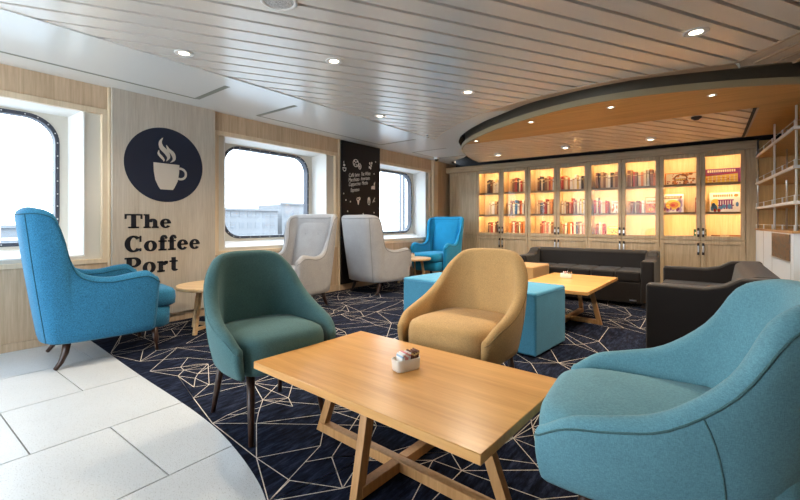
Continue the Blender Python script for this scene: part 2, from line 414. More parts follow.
s3 = cmr([(1.765, 1.70, .001), (1.785, 1.66, .012), (1.825, 1.62, .018), (1.835, 1.57, .012), (1.80, 1.535, .001)], 5)
for s in (s1, s2, s3):
    for q in ribbon([p[:2] for p in s], [max(p[2], .001) for p in s]): prism(bm, q, 'x', X0, X1)
rel(obj('cup_logo', bm, M_LOGO, label='pale coffee cup with curling steam'), sg)
for s, z, h, wid in (('The', .912, .125, .395), ('Coffee', .698, .142, .672), ('Port', .497, .150, .455)):
    word(s, 1.418, z, h, wid, XB, XB+.004)

# ------------------------------------------------------------------ blackboard
bb = thing('blackboard', 'tall narrow blackboard panel with chalk drinks list and doodles, beside the far window', 'blackboard', (WX, 4.52, 0))
bm = BM(); box(bm, WX, WX+.04, 4.096, 4.945, .085, CZ-.01, .003, 1); rel(obj('board', bm, M_BLACKBOARD, sharp=40), bb)
for (s, y, z, w_) in (('Caffè latte', 4.24, 1.612, .235), ('Flat White', 4.505, 1.655, .215), ('Macchiato', 4.235, 1.545, .235), ('Americano', 4.50, 1.585, .205), ('Cappuccino', 4.24, 1.480, .255), ('Mocha', 4.52, 1.520, .135), ('Espresso', 4.28, 1.400, .190)):
    cu = bpy.data.curves.new('chalk', 'FONT'); cu.body = s; cu.size = .078; cu.shear = .35; cu.offset = .0; cu.extrude = .0006
    t = bpy.data.objects.new('chalk', cu); COL.objects.link(t); bpy.context.view_layer.update()
    me = bpy.data.meshes.new_from_object(t.evaluated_get(bpy.context.evaluated_depsgraph_get())); wd0 = max(v.co.x for v in me.vertices)
    bpy.data.objects.remove(t); k = w_/wd0
    me.transform(Matrix.Translation((WX+.0408, y, z)) @ Matrix.Rotation(R(90), 4, 'Z') @ Matrix.Rotation(R(90), 4, 'X') @ Matrix.Rotation(R(8), 4, 'Z') @ Matrix.Diagonal((k, 1, 1, 1)))
    me.materials.clear(); me.materials.append(M_CHALK); o = bpy.data.objects.new('chalk_writing', me); COL.objects.link(o); rel(o, bb)
def doodle(lists):
    bm = BM()
    for q in lists: prism(bm, q, 'x', WX+.04, WX+.0415)
    rel(obj('chalk_drawing', bm, M_CHALK), bb)
doodle(ringp(4.39, 1.83, .062, .058, .011, .011)+sum([disc(4.39+a, 1.83+b, .011) for a, b in ((0, .01), (.028, .022), (-.025, -.018), (.02, -.025), (-.026, .026))], [])+ringp(4.475, 1.79, .035, .045, .012, .012)+disc(4.475, 1.79, .012, .02))
doodle(ringp(4.155, 1.73, .036, .046, .010, .012, 180, 360)+[rect(4.118, 1.73, 4.192, 1.742)]+disc(4.15, 1.775, .02, .018)+[rect(4.137, 1.80, 4.147, 1.83)])
doodle(ringp(4.44, 1.30, .034, .030, .012, .012)+ringp(4.47, 1.315, .022, .022, .01, .01)+[[(4.415, 1.29), (4.47, 1.29), (4.45, 1.22), (4.435, 1.22)]])
doodle(ringp(4.68, 1.285, .032, .062, .010, .012)+disc(4.68, 1.31, .014, .03)+[rect(4.65, 1.265, 4.71, 1.275)])
doodle([[(4.73, 1.47), (4.82, 1.47), (4.82, 1.535), (4.74, 1.515)], [(4.79, 1.54), (4.82, 1.54), (4.825, 1.59), (4.80, 1.57)]])
for a, b in ((4.69, 1.80), (4.73, 1.83), (4.70, 1.86), (4.745, 1.87), (4.72, 1.79)): doodle(disc(a, b, .014, .02))
doodle([[(4.765, 1.27), (4.775, 1.265), (4.825, 1.34), (4.815, 1.345)], [(4.815, 1.275), (4.825, 1.28), (4.79, 1.31), (4.78, 1.305)]])
for a, b in ((4.835, 1.90), (4.80, 1.71), (4.14, 1.37), (4.185, 1.28), (4.277, 1.26), (4.80, 1.11), (4.55, 1.09), (4.22, 1.12)): doodle(disc(a, b, .011))

# ------------------------------------------------------------------ ceiling
ceil = struct('ceiling')
A = cmr([(-3.08, 4.90), (-2.72, 4.56), (-2.354, 4.27), (-2.058, 4.09), (-1.80, 3.97), (-1.50, 3.87), (-1.21, 3.795), (-.95, 3.755), (-.64, 3.74), (-.38, 3.765), (-.1, 3.81), (.16, 3.87)], 5)
TD = Vector((.24, -.32)).normalized()
tr_end = (.16+TD.x*2.4, 3.87+TD.y*2.4)
bound = A+[tr_end]
B = cmr([(-2.66, 4.90), (-2.42, 4.66), (-2.08, 4.38), (-1.75, 4.17), (-1.40, 3.97), (-1.0, 3.87), (-.62, 3.83), (-.31, 3.87), (.19, 4.02), (.6, 4.18), (1.2, 4.6), (1.9, 5.2)], 5)
left = cmr([(-4.05, 7.2), (-3.98, 6.95), (-3.55, 6.62), (-3.25, 6.2), (-3.06, 5.68), (-2.90, 5.27), (-2.66, 4.90)], 4)
hole = left[:-1]+B+[(1.9, 7.2)]
def slab(bm, outer, z, holes=(), mi=0, up=False):
    loops = [[Vector((x, y, 0)) for x, y in outer]]+[[Vector((x, y, 0)) for x, y in h] for h in holes]
    flat = [p for l in loops for p in l]; vs = [bm.verts.new((p.x, p.y, z)) for p in flat]
    for t in geometry.tessellate_polygon(loops):
        try: f = bm.faces.new([vs[i] for i in t])
        except ValueError: continue
        f.normal_update(); f.material_index = mi
        if (f.normal.z > 0) != up: f.normal_flip()
outer = [(WX-.4, -2.6), (-3.08, -2.6)]+A+[(.16+.02, 3.90)]+B[::-1][:0]
# perimeter panel: strip between the slats' edge and the recess
bm = BM()
slab(bm, [(-4.2, -2.6), (-3.083, -2.6)]+[A[0]]+left[::-1]+[(-4.05, 7.5), (-4.2, 7.5)], CZ)
na = len(A); Bi = B[:na]
def resample(P, n):
    L = [0]
    for a, b in zip(P, P[1:]): L.append(L[-1]+math.dist(a, b))
    out = []; j = 0
    for k in range(n):
        d = L[-1]*k/(n-1)
        while j < len(L)-2 and L[j+1] < d: j += 1
        t = (d-L[j])/(L[j+1]-L[j]); out.append((P[j][0]*(1-t)+P[j+1][0]*t, P[j][1]*(1-t)+P[j+1][1]*t))
    return out
A2 = resample(A, 50); Bcut = [p for p in B if p[0] <= .22]; B2 = resample([p for p in Bcut], 50)
for k in range(49):
    mi = 0 if A2[k][0] < -1.95 else 1
    f = bm.faces.new([bm.verts.new((*p, CZ)) for p in (A2[k], A2[k+1], B2[k+1], B2[k])]); f.material_index = mi
    f.normal_update()
    if f.normal.z > 0: f.normal_flip()
# lip along the slats' edge, and along the recess edge
for P, z0, z1, mi in ((A2, CZ-.006, CZ+.03, 1), (resample(left[:-1]+B, 90), CZ-.004, 2.30, 0)):
    for p, q in zip(P, P[1:]):
        f = bm.faces.new([bm.verts.new((p[0], p[1], z0)), bm.verts.new((q[0], q[1], z0)), bm.verts.new((q[0], q[1], z1)), bm.verts.new((p[0], p[1], z1))]); f.material_index = mi if z1 < 2.2 else 3
# edge strips between slats and perimeter, and at the right trim line
box(bm, -3.098, -3.075, -2.6, 4.90, CZ-.008, CZ+.02, mi=0)
struct('perimeter_panel', bm, [M_PERIM, M_RING, M_GAP, mat('recess_side', (.20, .165, .12), .35, .4)], ceil)
# right-hand panel field beyond the trim line
bm = BM()
n2 = Vector((-TD.y, TD.x))      # towards +x +y
Bs = [p for p in B if p[0] >= .2]
slab(bm, [(.18, 3.88), (tr_end[0]+.02, tr_end[1]), (1.9, tr_end[1]), (1.9, 5.2)]+Bs[::-1]+[(.20, 4.02)], CZ+.008, mi=0)
for k, off in enumerate((.012, .15, .29, .43, .57, .71, .85)):
    for w_, zz, mi in ((.010, CZ-.004, 1),):
        a = Vector((.16, 3.87))+n2*off+TD*(-.0); b = a+TD*2.4
        prism(bm, [tuple(a-n2*w_), tuple(b-n2*w_), tuple(b+n2*w_), tuple(a+n2*w_)], 'z', zz, CZ+.01, mi=mi)
struct('side_panel', bm, [M_SLAT2, M_RING], ceil)
# slats
SD = Vector((math.sin(R(30.3)), math.cos(R(30.3)))); SN = Vector((SD.y, -SD.x))
def hit(t, P, smin=-9):
    best = None; o0 = SN*t
    for a, b in zip(P, P[1:]):
        a, b = Vector(a), Vector(b); da, db = (a-o0).dot(SN), (b-o0).dot(SN)
        if (da > 0) != (db > 0):
            u = da/(da-db); p = a+(b-a)*u; s = (p-o0).dot(SD)
            if s > smin and (best is None or s < best): best = s
    return best
pitch = .1478; t0 = (Vector((-3.08, 1.2))).dot(SN); t0 = t0+.0
bm = BM(); t = t0-pitch*28
while t < 3.2:
    cols = []
    for k in range(5):
        tt = t+.013+(pitch-.026)*k/4
        p0 = SN*tt; s_left = (-3.08-p0.x)/SD.x; s_back = (-2.6-p0.y)/SD.y; s0 = max(s_left, s_back)
        s1 = hit(tt, bound)
        if s1 is None or s1 <= s0: continue
        cols.append((p0+SD*s0, p0+SD*s1, tt))
    for c0, c1 in zip(cols, cols[1:]):
        vs = [bm.verts.new((*p, CZ)) for p in (c0[0], c0[1], c1[1], c1[0])]
        f = bm.faces.new(vs); f.normal_update()
        if f.normal.z > 0: f.normal_flip()
    for c in (cols[:1]+cols[-1:] if cols else []):
        f = bm.faces.new([bm.verts.new((*c[0], CZ)), bm.verts.new((*c[1], CZ)), bm.verts.new((*c[1], CZ+.022)), bm.verts.new((*c[0], CZ+.022))])
    t += pitch
struct('slat', bm, M_SLAT, ceil, kind='stuff')
bm = BM(); box(bm, -4.6, 1.95, -2.65, 3.4, CZ+.022, CZ+.03); slab(bm, [(-4.2, 3.4), (1.9, 3.4), (1.9, 3.5)]+[(.16, 3.89)]+A[::-1]+[(-4.2, 4.9)], CZ+.022)
struct('gap_backing', bm, M_GAP, ceil)
bm = BM(); box(bm, -4.2, 1.95, 3.4, 7.5, 2.30, 2.33); box(bm, 1.9, 1.95, 3.4, 7.5, 2.0, 2.33); box(bm, -4.15, 1.9, 7.41, 7.435, 1.95, 2.33); struct('recess_top', bm, M_RECESS, ceil)  # last box: black sheet added over the back wall as painted shade
bm = BM(); box(bm, 1.9, 1.96, -2.6, 7.5, -.01, 2.5); struct('added_wall_right', bm, M_WALL)  # unseen wall added to block daylight and cold reflections from the right
bm = BM(); box(bm, -1.2, 1.96, -2.68, -2.61, -.01, 2.5); struct('added_wall_front', bm, M_WALL)  # unseen part wall added behind the camera, its width limits the daylight
# access hatch grooves in the perimeter panel
bm = BM()
def groove(p, q, w=.013):
    p, q = Vector(p), Vector(q); d = (q-p).normalized(); n = Vector((-d.y, d.x))*w
    prism(bm, [tuple(p-n), tuple(q-n), tuple(q+n), tuple(p+n)], 'z', CZ-.0015, CZ+.001)
for (ya, yb, xl) in ((-2.2, 1.93, -3.87), (2.64, 4.75, -3.95), (5.59, 6.4, -3.95)):
    groove((xl, ya), (xl, yb)); groove((xl, yb), (-3.30, yb-.02), .024); groove((xl, ya), (-3.30, ya), .024)
struct('hatch_groove', bm, M_GROOVE, ceil)

# canopy (lowered wooden raft with slatted field)
lip = cmr([(-3.24, 6.62), (-3.17, 6.2), (-3.02, 5.68), (-2.86, 5.28), (-2.58, 4.90), (-2.10, 4.48), (-1.58, 4.16), (-1.14, 3.98), (-.75, 3.915), (-.31, 3.955), (.19, 4.12), (.6, 4.34), (1.2, 4.78), (1.88, 5.3)], 6)
RZ = 2.024
can = struct('canopy', parent=ceil)
SY0, SY1, SX1 = 5.0, 6.60, .37
upper = [p for p in lip if p[1] < SY0]
bm = BM(); slab(bm, [(upper[0][0]-.06, SY0)]+upper+[(1.88, SY0)], RZ); slab(bm, [(SX1, SY0), (1.88, SY0), (1.88, 6.62), (SX1, 6.62)], RZ)
slab(bm, [(1.88, SY0)]+[p for p in lip if p[1] > SY0 and p[0] > 0][::1]+[(1.88, 5.31)], RZ)
struct('wood_soffit', bm, M_CANOPY, can)
bm = BM(); P = resample(lip, 110)+[(1.88, 6.62)]
def wallband(bm, P, z0, z1, mi=0):
    for p, q in zip(P, P[1:]): f = bm.faces.new([bm.verts.new((p[0], p[1], z0)), bm.verts.new((q[0], q[1], z0)), bm.verts.new((q[0], q[1], z1)), bm.verts.new((p[0], p[1], z1))]); f.material_index = mi
wallband(bm, P[:-1], RZ-.004, RZ+.05); wallband(bm, [(-3.24, 6.62), (1.88, 6.62)], RZ-.004, RZ+.05)
def inset(P, d):
    out = []
    for i, p in enumerate(P):
        a, b = Vector(P[max(i-1, 0)]), Vector(P[min(i+1, len(P)-1)]); t = (b-a).normalized(); out.append((p[0]-t.y*d*1, p[1]+t.x*d*1))
    return out
I1 = inset(P[:-1], .018)
for k in range(len(I1)-1):   # thin lip under, ledge on top
    for z in (RZ-.004, RZ+.05):
        bm.faces.new([bm.verts.new((*q, z)) for q in (P[k], P[k+1], I1[k+1], I1[k])])
struct('fascia', bm, M_FASCIA, can)
I2 = inset(P[:-1], .05)
bm = BM(); wallband(bm, I2, RZ+.049, 2.30); struct('canopy_side', bm, mat('canopy_side_grey', (.18, .15, .11), .35, .4), can)
bm = BM(); wallband(bm, [(-3.15, 6.5), (1.88, 6.5)], RZ+.02, 2.30); slab(bm, [(-3.24, 6.62)]+[p for p in P[1:-1]]+[(1.88, 6.62)], RZ+.049, up=True)
struct('canopy_core', bm, M_RECESS, can)
# slatted field
bm = BM(); lowl = [p for p in lip if p[1] >= SY0-.12 and p[0] < 0]
slab(bm, lowl+[(upper[0][0], SY0), (SX1, SY0), (SX1, SY1+.02)], RZ+.02, mi=1)
def lipx(y):
    for a, b in zip(lip, lip[1:]):
        if (a[1]-y)*(b[1]-y) <= 0 and a[0] < 0 and a[1] != b[1]: return a[0]+(b[0]-a[0])*(y-a[1])/(b[1]-a[1])
    return -3.24
t = -7.5
while t < 0:
    cols = []
    for k in range(3):
        tt = t+.011+(pitch-.022)*k/2; p0 = SN*tt; s0 = (SY0-p0.y)/SD.y; s1 = (SY1-p0.y)/SD.y
        s1 = min(s1, (SX1-p0.x)/SD.x)
        while s0 < s1 and (p0+SD*s0).x < lipx((p0+SD*s0).y)+.01: s0 += .01
        if s1 > s0+.01: cols.append((p0+SD*s0, p0+SD*s1))
    for c0, c1 in zip(cols, cols[1:]):
        f = bm.faces.new([bm.verts.new((*p, RZ)) for p in (c0[0], c0[1], c1[1], c1[0])]); f.normal_update()
        if f.normal.z > 0: f.normal_flip()
    for c in (cols[:1]+cols[-1:] if cols else []):
        bm.faces.new([bm.verts.new((*c[0], RZ)), bm.verts.new((*c[1], RZ)), bm.verts.new((*c[1], RZ+.02)), bm.verts.new((*c[0], RZ+.02))])
    t += pitch
struct('slat', bm, [M_SLAT2, M_GAP], can, kind='stuff')
bm = BM(); box(bm, SX1-.03, SX1-.004, SY0, SY1, RZ-.003, RZ+.03, mi=0); box(bm, SX1-.004, SX1+.012, SY0, SY1, RZ-.008, RZ+.01, mi=1); struct('edge_trim', bm, [M_RECESS, M_RING], can)

# ------------------------------------------------------------------ lamps and ceiling fittings
def downlight(loc, r, label, power, group, drop=0, spread=150):
    t = thing('downlight', label, 'ceiling light', loc, 0, group)
    bm = BM(); lathe(bm, [(r*.52, -.002-drop), (r*.56, -.0035-drop), (r*.78, -.005-drop), (r*.95, -.007-drop), (r, -.003-drop), (r*.98, .001)], 32); obj('bezel', bm, M_WHITE, t)
    bm = BM(); lathe(bm, [(0, -.003-drop), (r*.55, -.003-drop)], 24); obj('lens', bm, M_LAMP, t)
    l = bpy.data.lights.new('lamp', 'SPOT'); l.energy = power; l.color = (1, .84, .64); l.spot_size = R(spread); l.spot_blend = .8; l.shadow_soft_size = r*.7
    lo = bpy.data.objects.new('lamp', l); COL.objects.link(lo); lo.parent = t; lo.location = (0, 0, -.02-drop)
G1 = 'round downlights in the slatted main ceiling'
for (x, y, r, lab) in ((-2.89, 1.354, .062, 'round white downlight at the slats edge above the coffee sign panel'), (-2.164, 2.076, .062, 'round white downlight in the slats, between the ceiling speaker and the blackboard'),
                 (-2.882, 3.458, .062, 'round white downlight in the far left slats, nearest the blackboard'), (-1.718, 3.295, .062, 'round white downlight in the slats near where the curved canopy begins'),
                 (-.056, 3.098, .068, 'largest looking round downlight, far right of the slatted ceiling')):
    downlight((x, y, CZ), r, lab, LAMP*(1.6 if x > -2 else .9), G1)
G2 = 'small downlights in the curved wood band'
for (x, y, w_) in ((-2.41, 4.85, 'leftmost, at the tip of the band'), (-1.49, 4.28, 'second from the band tip'), (-.71, 4.17, 'third from the band tip'), (.03, 4.28, 'nearest the white shelf stand')):
    downlight((x, y, RZ), .035, 'small round downlight in the curved wood canopy band, '+w_, LAMP*.6, G2, spread=130)
G3 = 'bigger downlights in the canopy slats in front of the bookcase'
for (x, y, w_) in ((-2.6, 5.99, 'left one of three'), (-1.59, 5.96, 'middle one of three'), (-.57, 6.0, 'right one of three')):
    downlight((x, y, RZ), .06, 'round downlight hanging slightly below the canopy slats before the bookcase, '+w_, LAMP*.8, G3, drop=.02)
bm = BM(); lathe(bm, [(0, -.006), (.075, -.006), (.085, 0)], 32, mtx=TR((-1.13, 5.9, RZ))); tag(obj('ceiling_disc', bm, M_SLAT2), 'flat unlit round cover in the canopy slats between two downlights', 'ceiling fitting')
t = thing('ceiling_speaker', 'round white ceiling speaker with mesh grille at the top edge of the picture', 'speaker', (-1.80, 1.33, CZ))
bm = BM(); lathe(bm, [(.098, 0), (.098, -.008), (.088, -.013), (.078, -.012), (.076, -.006)], 40); obj('rim', bm, M_WHITE, t)
def grf(nt, b):
    v = nt.nodes.new('ShaderNodeTexVoronoi'); v.inputs['Scale'].default_value = 170; nt.links.new(coords(nt, (1, 1, 1)), v.inputs['Vector'])
    nt.links.new(ramp(nt, v.outputs['Distance'], [(.25, (.10, .10, .10)), (.45, (.6, .6, .6))]), b.inputs['Base Color'])
bm = BM(); lathe(bm, [(0, -.012), (.05, -.0105), (.078, -.007)], 40); obj('grille', bm, mat('speaker_grille', (.4, .4, .4), .5, build=grf), t)
t = thing('sprinkler', 'small pendent sprinkler head in the far corner of the slatted ceiling', 'sprinkler', (-3.0, 4.60, CZ))
bm = BM(); lathe(bm, [(.022, 0), (.022, -.006), (.008, -.008), (.007, -.028), (.02, -.030), (.02, -.034), (0, -.034)], 20); obj('head', bm, M_CHROME, t)
t = thing('dome_camera', 'small dark dome camera under the ceiling in the far left corner', 'security camera', (-3.93, 6.32, CZ))
bm = BM(); lathe(bm, [(.05, 0), (.05, -.025), (.04, -.03)], 24); obj('mount', bm, M_WHITE, t)
bm = BM(); lathe(bm, [(.036, -.03), (.036, -.04), (.026, -.06), (0, -.07)], 24); obj('dome', bm, mat('smoked_dome', (.01, .01, .012), .1), t)
bm = BM(); lathe(bm, [(.045, 0), (.045, -.012), (.03, -.02), (.022, -.03), (0, -.032)], 20, mtx=TR((-.09, 5.08, RZ))); tag(obj('smoke_detector', bm, M_DARKMETAL), 'small dark round detector on the canopy beside the slats right end', 'detector')

# ------------------------------------------------------------------ bookcase
DX = [-4.09, -3.50, -3.01, -2.517, -2.022, -1.535, -1.052, -.560, -.075, .405]
ZB, ZM, ZT = .06, .715, 1.93
SHELF = [.762, 1.105, 1.508]
IY = 7.40
cases = []
def handle(parent, x, z0, z1):
    t_ = BM()
    for z in (z0+.012, z1-.012): box(t_, x-.007, x+.007, BY-.038, BY-.022, z-.006, z+.006, mi=0)
    box(t_, x-.008, x+.008, BY-.046, BY-.036, z0, z1, .003, 1); box(t_, x-.0085, x+.0085, BY-.0475, BY-.036, z0+.03, z1-.03, .002, 1, mi=1)
    for z in (z0+.012, z1-.012): box(t_, x-.013, x+.013, BY-.026, BY-.0215, z-.02, z+.02, .002, 1)
    return obj('handle', t_, [M_DARKMETAL, M_STEEL], parent, sharp=40)
def solid_door(parent, x0, x1, z0, z1, name, hx=None, hz=None):
    b_ = BM(); g = .003; s = .055; y0, y1 = BY-.022, BY
    for a in ((x0+g, x0+s, z0, z1), (x1-s, x1-g, z0, z1), (x0+s, x1-s, z0, z0+s), (x0+s, x1-s, z1-s, z1)): box(b_, a[0], a[1], y0, y1, a[2], a[3], .002, 1)
    box(b_, x0+s-.005, x1-s+.005, BY-.008, BY-.001, z0+s-.005, z1-s+.005)
    d = obj(name, b_, M_CASE, parent, sharp=40)
    if hx: handle(d, hx, *hz)
    return d
def glass_door(parent, x0, x1, z0, z1, hx):
    b_ = BM(); g = .003; s = .052; y0, y1 = BY-.022, BY
    for a in ((x0+g, x0+s, z0, z1), (x1-s, x1-g, z0, z1), (x0+s, x1-s, z0, z0+s), (x0+s, x1-s, z1-s, z1)): box(b_, a[0], a[1], y0, y1, a[2], a[3], .002, 1)
    d = obj('glass_door', b_, M_CASE, parent, sharp=40)
    b_ = BM(); box(b_, x0+s-.005, x1-s+.005, BY-.012, BY-.008, z0+s-.005, z1-s+.005); obj('pane', b_, M_GLASS, d)
    handle(d, hx, z0+.045, z0+.155)
ordn = ['leftmost', 'second from the left', 'third from the left', 'rightmost']
LWOOD = []
# narrow solid cabinet
t = thing('cabinet', 'narrow solid-door oak cabinet at the left end of the bookcase', 'cabinet', (0, 0, 0), 0)
bm = BM(); box(bm, DX[0], DX[1], BY+.001, IY, 0, ZT); obj('body', bm, M_CASE, t)
solid_door(t, DX[0], DX[1], ZM+.01, ZT-.005, 'door'); solid_door(t, DX[0], DX[1], ZB, ZM-.005, 'door')
for c in range(4):
    x0, xm, x1 = DX[1+2*c], DX[2+2*c], DX[3+2*c]
    t = thing('bookcase', 'glass-fronted lit oak bookcase unit with two doors, %s of four' % ordn[c], 'bookcase', (0, 0, 0), 0, 'double door bookcase units')
    bm = BM(); w_ = .018
    box(bm, x0+.001, x0+w_, BY+.001, IY, 0, ZT); box(bm, x1-w_, x1-.001, BY+.001, IY, 0, ZT); box(bm, x0+w_, x1-w_, IY-.012, IY, 0, ZT); box(bm, xm-.010, xm+.010, BY+.001, IY-.012, 0, ZT)
    box(bm, x0+w_, x1-w_, BY+.001, IY, ZT-.02, ZT); box(bm, x0+w_, x1-w_, BY+.001, IY, .0, ZB); box(bm, x0+w_, x1-w_, BY+.002, IY, ZM-.02, SHELF[0])
    obj('carcass', bm, M_CASEIN, t)
    for a, b in ((x0+w_, xm-.010), (xm+.010, x1-w_)):
        for z in SHELF[1:]:
            bm = BM(); box(bm, a, b, BY+.03, IY-.012, z-.018, z, .001, 1); box(bm, a, b, BY+.03, BY+.046, z-.036, z, .001, 1); obj('shelf', bm, M_CASEH, t, sharp=40)
    solid_door(t, x0, xm, ZB, ZM-.005, 'door', xm-.028, (ZM-.20, ZM-.05)); solid_door(t, xm, x1, ZB, ZM-.005, 'door', xm+.028, (ZM-.20, ZM-.05))
    glass_door(t, x0, xm, ZM+.005, ZT-.005, xm-.028); glass_door(t, xm, x1, ZM+.005, ZT-.005, xm+.028)
    for a, b in ((x0+w_, xm-.010), (xm+.010, x1-w_)):
        for z in (ZT-.022, SHELF[2]-.019, SHELF[1]-.019):
            bm = BM(); box(bm, a+.02, b-.02, BY+.052, BY+.060, z-.005, z); obj('led_strip', bm, M_LEDM, t)
            area('led', ((a+b)/2, BY+.056, z-.008), b-a-.05, .012, LED, (1, .66, .30), (R(30), 0, 0), t)
bm = BM(); box(bm, DX[1], DX[-1], BY-.0, BY+.03, ZT-.03, ZT); prism(bm, [(BY-.055, ZT+.005), (BY-.055, ZT+.095), (BY-.045, ZT+.108), (IY, ZT+.108), (IY, ZT), (BY-.024, ZT), (BY-.03, ZT+.005)], 'x', DX[0]-.06, .535); struct('trim_4', bm, M_CASEH)
bm = BM(); box(bm, .407, .525, BY-.015, IY, 0, ZT, .003, 1); struct('trim_5', bm, M_CASE, sharp=40)
bm = BM(); box(bm, DX[0], .405, BY-.03, BY, 0, ZB-.002, .002, 1); struct('baseboard_back', bm, M_CASEH, sharp=40)

# books
PAL = [('red', (.42, .045, .02)), ('brown', (.24, .10, .045)), ('cream', (.74, .62, .42)), ('white', (.82, .78, .70)), ('orange', (.62, .20, .05)), ('black', (.07, .045, .035)), ('tan', (.52, .32, .15)), ('maroon', (.30, .05, .04)), ('yellow', (.76, .52, .12)), ('pink', (.66, .28, .22)), ('grey', (.36, .33, .30)), ('blue', (.07, .19, .36))]
BMAT = {n: mat('book_'+n, c, .55) for n, c in PAL}; M_PAGE = mat('book_pages', (.78, .72, .60), .9); M_GOLD = mat('book_band', (.70, .52, .22), .5)
numw = ['first', 'second', 'third', 'fourth', 'fifth', 'sixth', 'seventh', 'eighth', 'ninth', 'tenth', 'eleventh', 'twelfth', 'thirteenth', 'fourteenth']
bays = [(DX[1+k]+(.018 if k % 2 == 0 else .010), DX[2+k]-(.010 if k % 2 == 0 else .018)) for k in range(8)]
baysn = ['first', 'second', 'third', 'fourth', 'fifth', 'sixth', 'seventh', 'eighth']
def book(x, y, z, w_, h, d, col, lean, label, group):
    t = thing('book', label, 'book', (x, y, z), 0, group); t.rotation_euler = (0, lean, 0)
    bm = BM(); c = .0025
    box(bm, 0, c, 0, d, 0, h); box(bm, w_-c, w_, 0, d, 0, h); box(bm, 0, w_, 0, c, 0, h)
    obj('cover', bm, BMAT[col], t)
    bm = BM(); box(bm, c, w_-c, c, d-.004, .003, h-.003); obj('pages', bm, M_PAGE, t)
    bm = BM(); box(bm, .001, w_-.001, -.0006, .001, h*.74, h*.79); obj('spine_title', bm, M_GOLD if col in ('black', 'maroon', 'brown', 'red', 'blue') else BMAT['brown'], t)
def bookrow(k, s, x0, x1, cols, hmin=.19, hmax=.265, skip=()):
    a, b = bays[k]; z = SHELF[s]; x = a+(b-a)*x0; i = 0; end = a+(b-a)*x1
    sn = ['bottom', 'middle', 'top'][s]
    while x < end-.02 and i < 14:
        w_ = random.uniform(.018, .042); h = random.uniform(hmin, hmax)
        if x+w_ > end: break
        col = cols[i % len(cols)] if isinstance(cols, list) else random.choice([p[0] for p in PAL])
        book(x, BY+.125+random.uniform(0, .025), z+.0005, w_, h, .15, col, 0, '%s book, %s from left on the %s shelf behind the %s glass door' % (col, numw[i], sn, baysn[k]), 'books on the %s shelf behind the %s glass door' % (sn, baysn[k]))
        x += w_+random.choice([.001, .001, .003, .012]); i += 1
B_ = 'brown black cream white tan red maroon orange yellow pink'.split()
def rc(seq): return seq.split()
bookrow(0, 2, .26, .80, rc('black black brown tan cream cream white')); bookrow(0, 1, .36, .95, rc('cream cream white tan brown brown red')); bookrow(0, 0, .30, .92, rc('black brown red cream brown black tan'), .17, .225)
bookrow(1, 2, .22, .93, rc('tan brown brown maroon black cream red tan cream')); bookrow(1, 1, .06, .97, rc('tan cream brown cream blue blue white red orange white brown')); bookrow(1, 0, .18, .92, rc('orange brown white red brown cream orange'), .17, .225)
bookrow(2, 2, .22, .90, rc('brown black cream black brown tan red orange white')); bookrow(2, 1, .20, .92, rc('cream tan black brown red maroon cream tan orange')); bookrow(2, 0, .30, .97, rc('brown maroon pink cream pink white cream'), .17, .225)
bookrow(3, 2, .04, .96, rc('red tan cream orange white cream white yellow white black tan')); bookrow(3, 1, .05, .96, rc('white cream white brown pink red tan brown cream white yellow')); bookrow(3, 0, .06, .97, rc('cream pink white orange white red cream black brown'), .17, .225)
bookrow(4, 2, .14, .96, rc('brown black tan brown cream white black tan brown white cream')); bookrow(4, 1, .08, .60, rc('red white red white cream red cream')); bookrow(4, 0, .14, .45, rc('red brown white cream'), .17, .225)
bookrow(5, 2, .10, .96, rc('brown tan red brown cream orange cream white brown orange tan')); bookrow(5, 1, .12, .60, rc('tan brown cream brown red white'), .17, .22)

# boxed games
def colors(**k): return {n: mat('print_'+n, c, .5) for n, c in k.items()}
PC = colors(cream=(.80, .70, .50), orange=(.62, .22, .05), brown=(.25, .09, .03), purple=(.25, .05, .22), blue=(.10, .25, .55), white=(.85, .83, .80), red=(.55, .05, .04), yellow=(.85, .62, .12), green=(.02, .12, .05), lilac=(.45, .35, .60))
def gamebox(k, s, x0, x1, h, col, label, art, depth=.05, y=.14):
    a, b = bays[k]; X0, X1 = a+(b-a)*x0, a+(b-a)*x1; w_ = X1-X0
    t = thing('game_box', label, 'boxed game', (X0, BY+y, SHELF[s]+.0008), 0, 'boxed games in the bookcase')
    bm = BM(); box(bm, 0, w_, .008, depth, 0, h-.002, .001, 1); obj('tray', bm, PC['white'], t, sharp=40)
    bm = BM(); box(bm, -.001, w_+.001, 0, depth*.8, .001, h, .0015, 1); obj('lid', bm, PC[col], t, sharp=40)
    for nm, (c, polys) in enumerate(art):
        bm = BM()
        for q in polys: prism(bm, [(p[0]*w_, p[1]*h) for p in q], 'y', -.0006-.0004*nm, .001)
        obj('cover_print', bm, PC[c], t)
def rnd_patches(n, y0=.05, y1=.7, seed=1, s=.06):
    r = random.Random(seed); return sum([disc(r.uniform(.08, .92), r.uniform(y0, y1), r.uniform(s*.5, s), r.uniform(s, s*1.8), 10) for _ in range(n)], [])
def lettr(n, x0, x1, y0, y1):
    w_ = (x1-x0)/n; return [rect(x0+i*w_, y0, x0+(i+.7)*w_, y1) for i in range(n)]
gamebox(6, 2, .08, .93, .175, 'orange', 'orange and cream jigsaw box on the top shelf behind the seventh glass door', [('cream', [rect(.04, .06, .96, .94)]), ('orange', rnd_patches(16, .1, .9, 3, .07)), ('brown', ringp(.5, .5, .22, .40, .05, .10, 0, 180)+rnd_patches(8, .1, .4, 5, .04)+[rect(.30, .35, .70, .52)]), ('yellow', lettr(6, .34, .66, .38, .49)), ('red', rnd_patches(6, .1, .9, 8, .03))])
